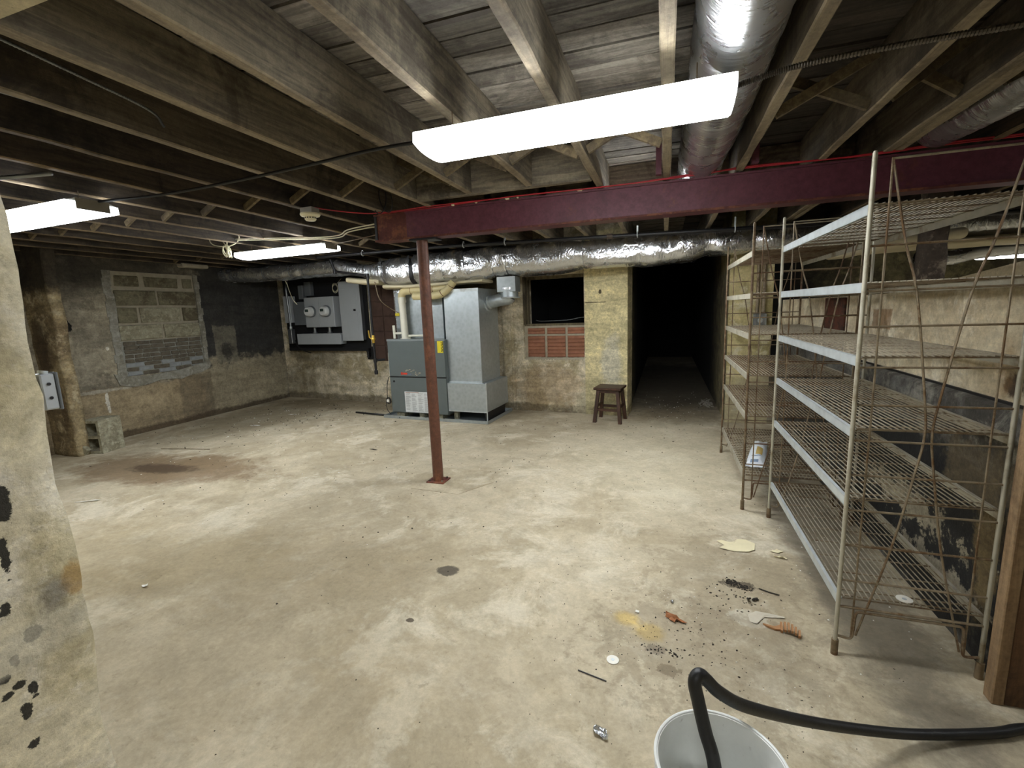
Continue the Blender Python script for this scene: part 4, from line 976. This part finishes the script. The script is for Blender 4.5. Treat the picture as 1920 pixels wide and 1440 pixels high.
path_thing('metal_bar', 'grey metal bar under the far left joists, poking out past the near wall', 'bar', [(-3.75, 1.64, 2.326), (-3.19, 1.75, 2.326)], .012, 'conduit', straight=True)
# smoke detector on its box
sd = thing('smoke_detector', 'round ivory smoke detector under the left joists', 'smoke detector', (-2.64, 3.08, 2.34))
MB().bbox(-.055, .055, -.045, .045, -.045, .0, .004).build('junction_box', M['housing_d'], sd)
MB().lathe([(0, -.042), (.073, -.042), (.075, -.052), (.068, -.062), (.045, -.066), (0, -.066)], (0, 0, 0), 28).build('base', M['detector'], sd, smooth=30)
MB().lathe([(0, -.064), (.042, -.066), (.043, -.085), (.034, -.096), (0, -.097)], (0, 0, 0), 24).build('sensor_head', M['detector'], sd, smooth=30)
b = MB()
for q in range(14):
    a = 2 * PI * q / 14; b.bar((.0435 * math.cos(a), .0435 * math.sin(a), -.072), (.0435 * math.cos(a), .0435 * math.sin(a), -.082), .008, .003, (math.cos(a), math.sin(a), 0))
b.build('vent_slots', M['black'], sd)

# ================================================================== ELECTRICAL GROUP on the back wall
def wt(name, label, cat, s, z, d=0.0):
    u = Vector((math.cos(AW), math.sin(AW), 0)); n = Vector((-math.sin(AW), math.cos(AW), 0))
    return thing(name, label, cat, tuple(P0 + u * s - n * d + Vector((0, 0, z))), AW)
t = wt('backing_board', 'black painted backing board behind the electric meters', 'board', -3.6, .9)
MB().box(-1.0, .93, -.025, 0, .0, 1.30).build('panel', M['blackmat'], t)
MB().box(-.93, .93, -.09, -.025, .0, .05).build('bottom_rail', M['blackmat'], t)
t = wt('disconnect_box', 'slim grey electrical box at the far left of the board', 'electrical box', -4.39, 1.42, .03)
MB().bbox(-.075, .075, -.13, 0, 0, .47, .004).build('case', M['elec'], t)
MB().bbox(-.079, .079, -.135, -.13, -.004, .474, .002).build('cover', M['elec'], t)
t = wt('meter_trough', 'dark grey box between the slim box and the meters', 'electrical box', -4.11, 1.37, .03)
MB().bbox(-.145, .145, -.12, 0, 0, .41, .004).build('case', M['elecd'], t)
t = wt('meter_box', 'grey twin meter box with two round meters', 'electric meter', -3.59, 1.325, .03)
MB().bbox(-.335, .335, -.16, 0, 0, .52, .004).build('case', M['elec'], t)
for x0, x1 in ((-.333, -.008), (-.003, .333)): MB().bbox(x0, x1, -.166, -.16, .003, .517, .002).build('cover', M['elec'], t)
for cx in (-.17, .18):
    mtr = MB().lathe([(0, -.03), (.098, -.03), (.098, 0), (0, 0)], (cx, -.166, .275), 32, 'Y').build('meter', M['elecd'], t, smooth=30)
    # lathe on Y points outward (negative local y)
    mtr.data.transform(Matrix.Translation((0, -.03, 0)))
    g = MB().lathe([(0, .0), (.083, 0), (.083, .06), (.076, .10), (.066, .112), (0, .112)], (cx, -.166, .275), 32, 'Y').build('glass_dome', M['meter'], mtr, smooth=30)
    MB().bbox(cx - .04, cx + .035, -.285, -.276, .270, .315, .002).build('display', M['lcd'], mtr)
t = wt('wire_trough', 'long low grey wire trough under the meters', 'electrical box', -3.70, 1.025, .03)
MB().bbox(-.51, .51, -.13, 0, 0, .185, .004).build('case', M['elec'], t)
MB().bbox(-.512, .512, -.136, -.13, -.002, .187, .002).build('cover', M['elec'], t)
t = wt('pipe_nipple', 'left short pipe between meter box and trough', 'pipe fitting', -3.83, 1.21, .10)
MB().cyl((0, 0, 0), (0, 0, .115), .028, 16).build('pipe', M['conduit'], t, smooth=True); MB().cyl((0, 0, 0), (0, 0, .03), .04, 8).build('locknut', M['conduit'], t)
t = wt('pipe_nipple', 'right short pipe between meter box and trough', 'pipe fitting', -3.48, 1.21, .10)
MB().cyl((0, 0, 0), (0, 0, .115), .028, 16).build('pipe', M['conduit'], t, smooth=True); MB().cyl((0, 0, 0), (0, 0, .03), .04, 8).build('locknut', M['conduit'], t)
t = wt('breaker_panel', 'tall light grey breaker panel right of the meters', 'breaker panel', -2.93, 1.09, .03)
MB().bbox(-.19, .19, -.11, 0, 0, .98, .004).build('case', M['elecd'], t)
MB().bbox(-.225, .225, -.122, -.11, -.01, .99, .004).build('cover', M['elec'], t)
dr = MB().bbox(-.20, .165, -.130, -.122, .04, .86, .003).build('door', M['elec'], t)
MB().bbox(.075, .125, -.134, -.130, .49, .525, .001).build('latch', M['black'], dr)
t = wt('conduit_run', 'upright grey conduit with a small box at the left of the meters', 'conduit', -4.35, 1.04, .17)
MB().tube(smoothpath([(-.12, .10, 1.16), (-.03, .05, 1.10), (-.005, 0, .98), (0, 0, .7), (.01, 0, .3)], 5), .02, 12).build('pipe', M['conduit'], t, smooth=True)
MB().bbox(-.04, .05, -.035, .05, 0, .26, .006).build('outlet_body', M['conduit'], t)
MB().cyl((.01, 0, .25), (.01, 0, .31), .028, 12).build('connector', M['galvb'], t, smooth=True)
t = wt('junction_box', 'small grey utility box above the meters, on the left', 'electrical box', -4.08, 1.83, .03)
MB().bbox(-.055, .055, -.08, 0, 0, .24, .004).build('case', M['elecd'], t)
t = wt('junction_box', 'small dark utility box above the meters, on the right', 'electrical box', -3.91, 1.88, .03)
MB().bbox(-.075, .075, -.08, 0, 0, .24, .004).build('case', M['elecd'], t)
t = wt('wire_coil', 'small loop of thin wire hanging above the meter box', 'wire', -3.31, 2.0, .06)
for q in range(3): MB().tube([(.06 * math.cos(a) + .01 * q, -.01 * q, .07 * math.sin(a) - .015 * q) for a in [i * PI / 9 for i in range(18)]], .004, 6, closed=True).build('loop', M['cord'], t, smooth=True)
MB().tube([(.05, 0, .06), (.14, .02, .14)], .004, 6).build('tail', M['cord'], t)
t = wt('loose_cable', 'loose black cable end sticking out below the trough', 'cable', -4.28, 1.10, .15)
MB().tube(smoothpath([(0, 0, 0), (.06, -.02, -.10), (.20, -.04, -.18), (.40, -.05, -.225)], 6), .010, 8).build('cable', M['black'], t, smooth=True)
t = wt('sump_box', 'dark recessed pipe stub low on the wall left of the gas pipe', 'pipe fitting', -2.69, .75, .0)
MB().box(-.07, .05, -.02, 0, .0, .22).build('recess', M['blackmat'], t)
b = MB()
for q in range(5): b.cyl((-.02, -.05, .05 + q * .028), (-.02, -.05, .062 + q * .028), .035, 12)
b.cyl((-.02, -.05, .03), (-.02, -.05, .2), .024, 12); b.build('ribbed_pipe', M['black'], t, smooth=True)
at_origin(MB().tube([(-3.30, 6.55, 1.99), (-3.86, 6.62, 1.99)], .010, 8), 'grey_pipe', M['conduit'], 'thin grey pipe running into the left side of the furnace plenum', 'pipe', (-3.5, 6.5, 1.99))
# crumpled plastic edge inside the dark opening
u_ = lambda s, d, z: tuple(P0 + Vector((math.cos(AW), math.sin(AW), 0)) * s - Vector((-math.sin(AW), math.cos(AW), 0)) * d + Vector((0, 0, z)))
P = smoothpath([u_(.28, -.22, 1.335), u_(.36, -.2, 1.32), u_(.55, -.22, 1.32), u_(.8, -.2, 1.33), u_(.98, -.22, 1.36), u_(1.06, -.2, 1.35)], 10)
at_origin(MB().tube(P, .009, 6, rf=lambda i: .006 + .005 * abs(noise.noise(Vector((i * .7, 0, 0))))), 'plastic_strip', M['conduit'], 'crumpled grey plastic strip lying inside the dark wall opening', 'plastic strip', u_(.6, -.2, 1.32), smooth='full')
# grey box on the far side of the near left wall
t = thing('junction_box', 'grey metal junction box on the edge of the near left wall', 'electrical box', (-1.46, .70, 1.295))
MB().bbox(-.05, .0, 0, .030, 0, .09, .003).build('case', M['elec'], t)
MB().bbox(-.055, .003, .030, .036, -.003, .093, .002).build('cover', M['elecd'], t)
for z in (.03, .065): MB().lathe([(0, 0), (.004, 0), (.004, .002), (0, .002)], (.0, .015, z), 10, 'X').build('knockout', M['black'], t)
MB().tube([(-.02, .016, .09), (-.02, .018, .098)], .010, 12).build('connector', M['galvb'], t, smooth=True)
# meter-like box on the yellow pier behind the shelves
t = thing('junction_box', 'round cornered metal box on the yellow wall behind the rusty shelves', 'electrical box', (1.06, 6.21, 1.27))
MB().bbox(-.07, .07, -.09, 0, -.07, .09, .02).build('case', M['conduit'], t)
MB().lathe([(0, 0), (.03, 0), (.026, .006), (0, .006)], (0, -.09, 0), 16, 'Y').build('cover_disc', M['galvb'], t)
MB().tube([(-.03, -.04, .09), (-.03, -.03, .72)], .018, 10).build('conduit', M['steelwire'], t, smooth=True)
MB().tube([(.035, -.04, .09), (.035, -.03, .72)], .018, 10).build('conduit', M['steelwire'], t, smooth=True)

# ================================================================== STOOL
t = thing('wooden_stool', 'small dark brown wooden stool in front of the yellow pier', 'stool', (-.68, 6.07, 0), math.radians(-8))
MB().bbox(-.18, .18, -.165, .165, .432, .462, .006).build('seat', M['stool'], t)
MB().bbox(-.145, .145, -.13, .13, .39, .432, .003).build('apron', M['stool'], t)
for sx in (-1, 1):
    for sy in (-1, 1):
        T = Vector((sx * .125, sy * .112, .43)); B = Vector((sx * .168, sy * .155, 0)); h = .021
        MB().loft([[(B.x - h, B.y - h, 0), (B.x + h, B.y - h, 0), (B.x + h, B.y + h, 0), (B.x - h, B.y + h, 0)], [(T.x - h, T.y - h, .43), (T.x + h, T.y - h, .43), (T.x + h, T.y + h, .43), (T.x - h, T.y + h, .43)]]).build('leg', M['stool'], t)
for s in (-1, 1):
    MB().bar((-.15, s * .138, .17), (.15, s * .138, .17), .02, .032).build('rail', M['stool'], t)
    MB().bar((s * .15, -.138, .21), (s * .15, .138, .21), .02, .032).build('rail', M['stool'], t)

# ================================================================== CINDER BLOCK, BRICK
t = thing('cinder_block', 'grey cinder block standing on end by the left wall', 'block', (-6.42, 3.57, 0), math.radians(14))
# standing on end, hollows facing the camera
wx, dy, hz = .20, .29, .40
b = MB(); th_ = .032
def frame(x0, x1, y0, y1):  # walls of the block around two cells, cells open toward -y and +y
    b.box(x0, x1, y0, y1, 0, th_); b.box(x0, x1, y0, y1, hz - th_, hz); b.box(x0, x0 + th_, y0, y1, th_, hz - th_); b.box(x1 - th_, x1, y0, y1, th_, hz - th_)
    b.box(x0 + th_, x1 - th_, y0, y1, hz / 2 - .018, hz / 2 + .018)
frame(-wx / 2 - .03, wx / 2, -dy / 2, dy / 2)
b.build('shell', M['cblock'], t)
t = thing('brick', 'broken brick leaning against the foot of the cinder block', 'brick', (-6.47, 3.37, 0), math.radians(10))
o = rough_piece(-.045, .045, -.03, .03, 0, .2, .006); R_ = Matrix.Rotation(math.radians(-52), 4, 'Y')
o.v = [tuple(R_ @ Vector(v)) for v in o.v]; mz = min(v[2] for v in o.v); o.v = [(v[0] + .05, v[1], v[2] - mz) for v in o.v]
o.build('body', M['cblock'], t)

# ================================================================== BUCKET AND HOSE
t = thing('bucket', 'dirty white plastic bucket at the bottom edge of the picture', 'bucket', (.148, 1.077, 0))
prof_o = [(.125, 0), (.13, .01), (.150, .33), (.158, .335), (.158, .365), (.155, .37)]
prof_i = [(.150, .368), (.146, .33), (.126, .014), (0, .012)]
MB().lathe([(0, 0)] + prof_o + prof_i, (0, 0, 0), 56, cap=False).build('shell', M['bucket'], t, smooth=35)
MB().tube([(.156 * math.cos(a), .156 * math.sin(a), .369) for a in [i * PI / 28 for i in range(56)]], .0045, 8, closed=True).build('rim', M['housing'], t, smooth=True)
for q, zz_ in enumerate((.30, .318)):
    MB().tube([(.1535 * math.cos(a), .1535 * math.sin(a), zz_) for a in [i * PI / 28 for i in range(56)]], .004, 6, closed=True).build('rib', M['bucket'], t, smooth=True)
path_thing('hose', 'stiff black rubber hose bent out of the bucket and off to the right', 'hose', [(.17, 1.045, .03), (.15, 1.06, .20), (.131, 1.072, .37), (.110, 1.090, .44), (.091, 1.099, .52), (.083, 1.102, .562), (.094, 1.112, .578), (.113, 1.126, .555), (.149, 1.157, .50), (.228, 1.243, .40), (.406, 1.416, .24), (.594, 1.551, .13), (.788, 1.667, .05), (.97, 1.746, .022), (1.1, 1.795, .018), (1.203, 1.84, .018), (1.4, 1.88, .018), (1.7, 1.86, .018)], .0165, 'rubber', k=8, n=16)

# ================================================================== LITTER ON THE FLOOR
def sheet(name, label, cat, poly, z=.001, lift=.012, mat='paper', n=7, seed=0):
    """thin torn piece with curled edges"""
    cx = sum(p[0] for p in poly) / len(poly); cy = sum(p[1] for p in poly) / len(poly)
    V = [(cx, cy, z + .003)]; F = []; m = len(poly)
    for r in range(1, n + 1):
        f = r / n
        for i, p in enumerate(poly):
            x, y = cx + (p[0] - cx) * f, cy + (p[1] - cy) * f
            V.append((x, y, z + .003 + lift * abs(noise.noise(Vector((x * 30 + seed, y * 30, 0)))) * (.4 + f)))
    for i in range(m): F.append((0, 1 + i, 1 + (i + 1) % m))
    for r in range(n - 1):
        for i in range(m):
            a = 1 + r * m + i; c = 1 + r * m + (i + 1) % m; F.append((a, a + m, c + m, c))
    top = len(V); V += [(x, y, zq - .0015) for x, y, zq in V]; F += [tuple(reversed([q + top for q in f])) for f in F]
    mb = MB(); mb.add(V, F)
    return at_origin(mb, name, M[mat], label, cat, (cx, cy, z), smooth=30)
def blob(cx, cy, rx, ry, rot=0, n=14, j=.25, seed=0):
    rnd = random.Random(seed + int(cx * 1000)); out = []
    for i in range(n):
        a = 2 * PI * i / n; r = 1 + rnd.uniform(-j, j); x, y = rx * r * math.cos(a), ry * r * math.sin(a)
        out.append((cx + x * math.cos(rot) - y * math.sin(rot), cy + x * math.sin(rot) + y * math.cos(rot)))
    return out
sheet('torn_paper', 'large torn cream paper scrap on the floor left of the shelves', 'paper', [(.335, 2.90), (.36, 2.885), (.42, 2.875), (.50, 2.885), (.535, 2.92), (.55, 3.0), (.50, 3.04), (.455, 3.035), (.43, 3.0), (.40, 2.99), (.36, 3.0), (.33, 2.98), (.37, 2.94)])
sheet('torn_paper', 'small cream paper scrap just right of the large torn one', 'paper', blob(.655, 2.935, .035, .016, .2), seed=3)
sheet('torn_paper', 'small curled cream scrap nearest the front shelf post', 'paper', blob(.665, 2.865, .035, .010, -.2), seed=4, lift=.02)
o = MB()
for i in range(6):
    x = .525 + i * .013; z = .004 + .018 * math.sin(PI * (i + .5) / 6)
    o.bar((x, 2.165 - i * .004, z), (x + .006, 2.215 - i * .008, z + .01), .009, .014)
o.prism([(.455, 2.205), (.50, 2.195), (.53, 2.215), (.53, 2.18), (.50, 2.175), (.47, 2.19)], .002, .01, 'Z')
at_origin(o, 'corrugated_scrap', M['tan'], 'crumpled orange brown corrugated scrap on the floor', 'cardboard scrap', (.52, 2.195, 0))
sheet('rusty_flake', 'orange rusty crumpled flake on the floor left of the corrugated scrap', 'rust flake', blob(.056, 2.137, .045, .018, -.3, j=.5), lift=.03, mat='orange', seed=5)
def washer(name, label, x, y, z, r, mat='white'):
    t = thing(name, label, 'disc', (x, y, z))
    MB().lathe([(r * .28, 0), (r, 0), (r, .0025), (r * .28, .0025), (r * .28, 0)], (0, 0, 0), 28, cap=False).build('disc', M[mat], t)
    MB().lathe([(r * .2, .0005), (r * .3, .0005), (r * .3, .003), (r * .2, .003)], (0, 0, 0), 16).build('hub', M['galvb'], t)
washer('insulation_washer', 'white plastic washer lying on the open floor near the bucket', -.193, 1.794, .001, .026)
washer('insulation_washer', 'white washer lying at the near end of the lowest front shelf', .95, 2.135, ZS[0] + .003, .028)
sheet('foil_scrap', 'crumpled shiny foil scrap on the floor left of the bucket', 'foil', blob(-.195, 1.429, .030, .018, -.5, j=.3), lift=.035, mat='foilband', seed=6)
at_origin(MB().bar((-.325, 1.695, .004), (-.205, 1.668, .004), .0035, .0035), 'metal_pin', M['black'], 'thin dark metal pin on the floor below the white washer', 'pin', (-.26, 1.68, 0))
sheet('paper_bit', 'tiny white square chip on the floor beyond the washer', 'paper', blob(-.111, 2.145, .012, .012, .7, 4, .1), mat='white')
sheet('metal_nut', 'tiny shiny metal piece on the floor beside the rusty flake', 'metal bit', blob(.053, 2.268, .008, .013, 0, 8, .1), mat='foilband')
sheet('wood_splinter', 'dark wood splinter on the floor near the dirt patch', 'splinter', [(.485, 2.50), (.53, 2.478), (.575, 2.462), (.578, 2.468), (.53, 2.488), (.49, 2.508)], mat='grit', lift=.006)
sheet('dry_leaf', 'dark curled dry leaf standing on the floor below the dirt patch', 'leaf', blob(.42, 2.375, .010, .028, .1, 8, .3), mat='grit', lift=.05)
sheet('dry_leaf', 'small dark curled leaf just right of the other leaf', 'leaf', blob(.452, 2.392, .022, .010, .5, 8, .4), mat='grit', lift=.04)
sheet('dust_smear', 'thin whitish dust smear on the floor above the corrugated scrap', 'dust', [(.40, 2.26), (.44, 2.30), (.50, 2.295), (.56, 2.285), (.56, 2.275), (.48, 2.28), (.45, 2.24), (.43, 2.20), (.40, 2.21)], mat='dull', lift=.006)  # thin sheet standing in for a whitish smear of dust
sheet('pale_chip', 'round white chip on the floor in front of the near left wall', 'chip', blob(-2.832, 1.639, .02, .012, 0, 10, .1), mat='white')
sheet('paper_strip', 'white strip of paper on the floor near the left wall corner', 'paper', blob(-4.70, 2.42, .09, .012, .5, 10, .3), mat='white')
sheet('leaf_bit', 'dark brown flat bit on the floor left of the red column', 'debris', blob(-3.11, 4.26, .05, .012, -.1, 10, .3), mat='grit')
sheet('white_flake', 'white paint flake on the floor below the left wall', 'paint flake', blob(-5.55, 5.62, .07, .016, .1, 10, .3), mat='white')
sheet('white_flake', 'longer white paint flake on the floor nearer the cinder block', 'paint flake', blob(-5.55, 4.92, .08, .012, .1, 10, .3), mat='white')
at_origin(MB().tube([(-4.55, 5.88, .018), (-3.95, 5.78, .018)], .014, 10), 'iron_rod', M['black'], 'short black iron rod on the floor pointing at the furnace', 'rod', (-4.3, 5.83, 0), smooth='full')
at_origin(MB().tube([(-5.75, 3.75, .004), (-5.4, 3.80, .01), (-5.1, 3.86, .004)], .004, 5), 'bent_nail', M['steelwire2'], 'long thin bent wire on the floor right of the cinder block', 'wire', (-5.4, 3.8, 0))
# grit, flecks and gravel: uncountable crumbs
def crumbs(name, label, regions, mat, seed):
    rnd = random.Random(seed); mb = MB()
    for (cx, cy, sx, sy, n, s0, s1) in regions:
        for _ in range(n):
            x, y = rnd.gauss(cx, sx), rnd.gauss(cy, sy)
            if x < -6.8 or y < .75 or y > 6.3 - .094 * (x + 2.137) and not (-.42 < x < .68) or (x > 1.17) or (-4.05 < x < -2.15 and 5.55 < y): continue
            s = rnd.uniform(s0, s1); a = rnd.uniform(0, PI); e = rnd.uniform(.3, 1)
            pts = [(x + s * math.cos(a + q * PI / 2) * (1 if q % 2 else e), y + s * math.sin(a + q * PI / 2) * (1 if q % 2 else e)) for q in range(4)]
            h = s * rnd.uniform(.3, .7)
            mb.loft([[(p, q, .0) for p, q in pts], [(x + (p - x) * .6, y + (q - y) * .6, h) for p, q in pts]])
    return tag(mb.build(name, M[mat]), label, 'debris', kind='stuff')
crumbs('dark_grit', 'dark crumbs and flecks of dirt scattered on the floor', [(.36, 2.53, .018, .012, 90, .003, .009), (.42, 2.50, .02, .012, 60, .003, .008), (.37, 2.4, .10, .10, 60, .002, .008), (.12, 2.0, .12, .10, 50, .002, .007), (.02, 1.9, .05, .02, 40, .002, .007), (.1, 1.95, .22, .17, 110, .001, .0035), (.35, 1.7, .2, .15, 90, .001, .0045), (-.2, 2.0, .3, .3, 90, .001, .003), (-1.0, 2.3, 1.0, .7, 120, .001, .004), (.2, 3.0, .5, .7, 160, .0015, .005), (-2.5, 3.8, 1.5, .9, 220, .003, .008), (-5.3, 5.2, .6, .9, 160, .004, .012), (-4.5, 6.2, 1.0, .3, 90, .005, .014), (0, 6.4, .5, .7, 80, .004, .012), (-3.6, 5.64, .2, .03, 40, .004, .012), (-.9, 5.6, .8, .6, 90, .004, .010)], 'grit', 5)
crumbs('pale_grit', 'pale crumbs of plaster scattered on the floor', [(.2, 2.1, .3, .3, 60, .001, .004), (-4.5, 4.2, 1.3, 1.0, 90, .003, .009), (-5.6, 5.5, .4, .8, 50, .004, .014), (-.2, 3.5, .9, .8, 60, .0015, .004), (.1, 7.2, .3, .6, 60, .004, .012), (.9, 3.0, .2, .7, 60, .002, .006)], 'white', 8)
crumbs('gravel_pile', 'small heap of grey gravel inside the dark passage on the right', [(.62, 7.35, .05, .16, 160, .01, .028)], 'gravel', 9)
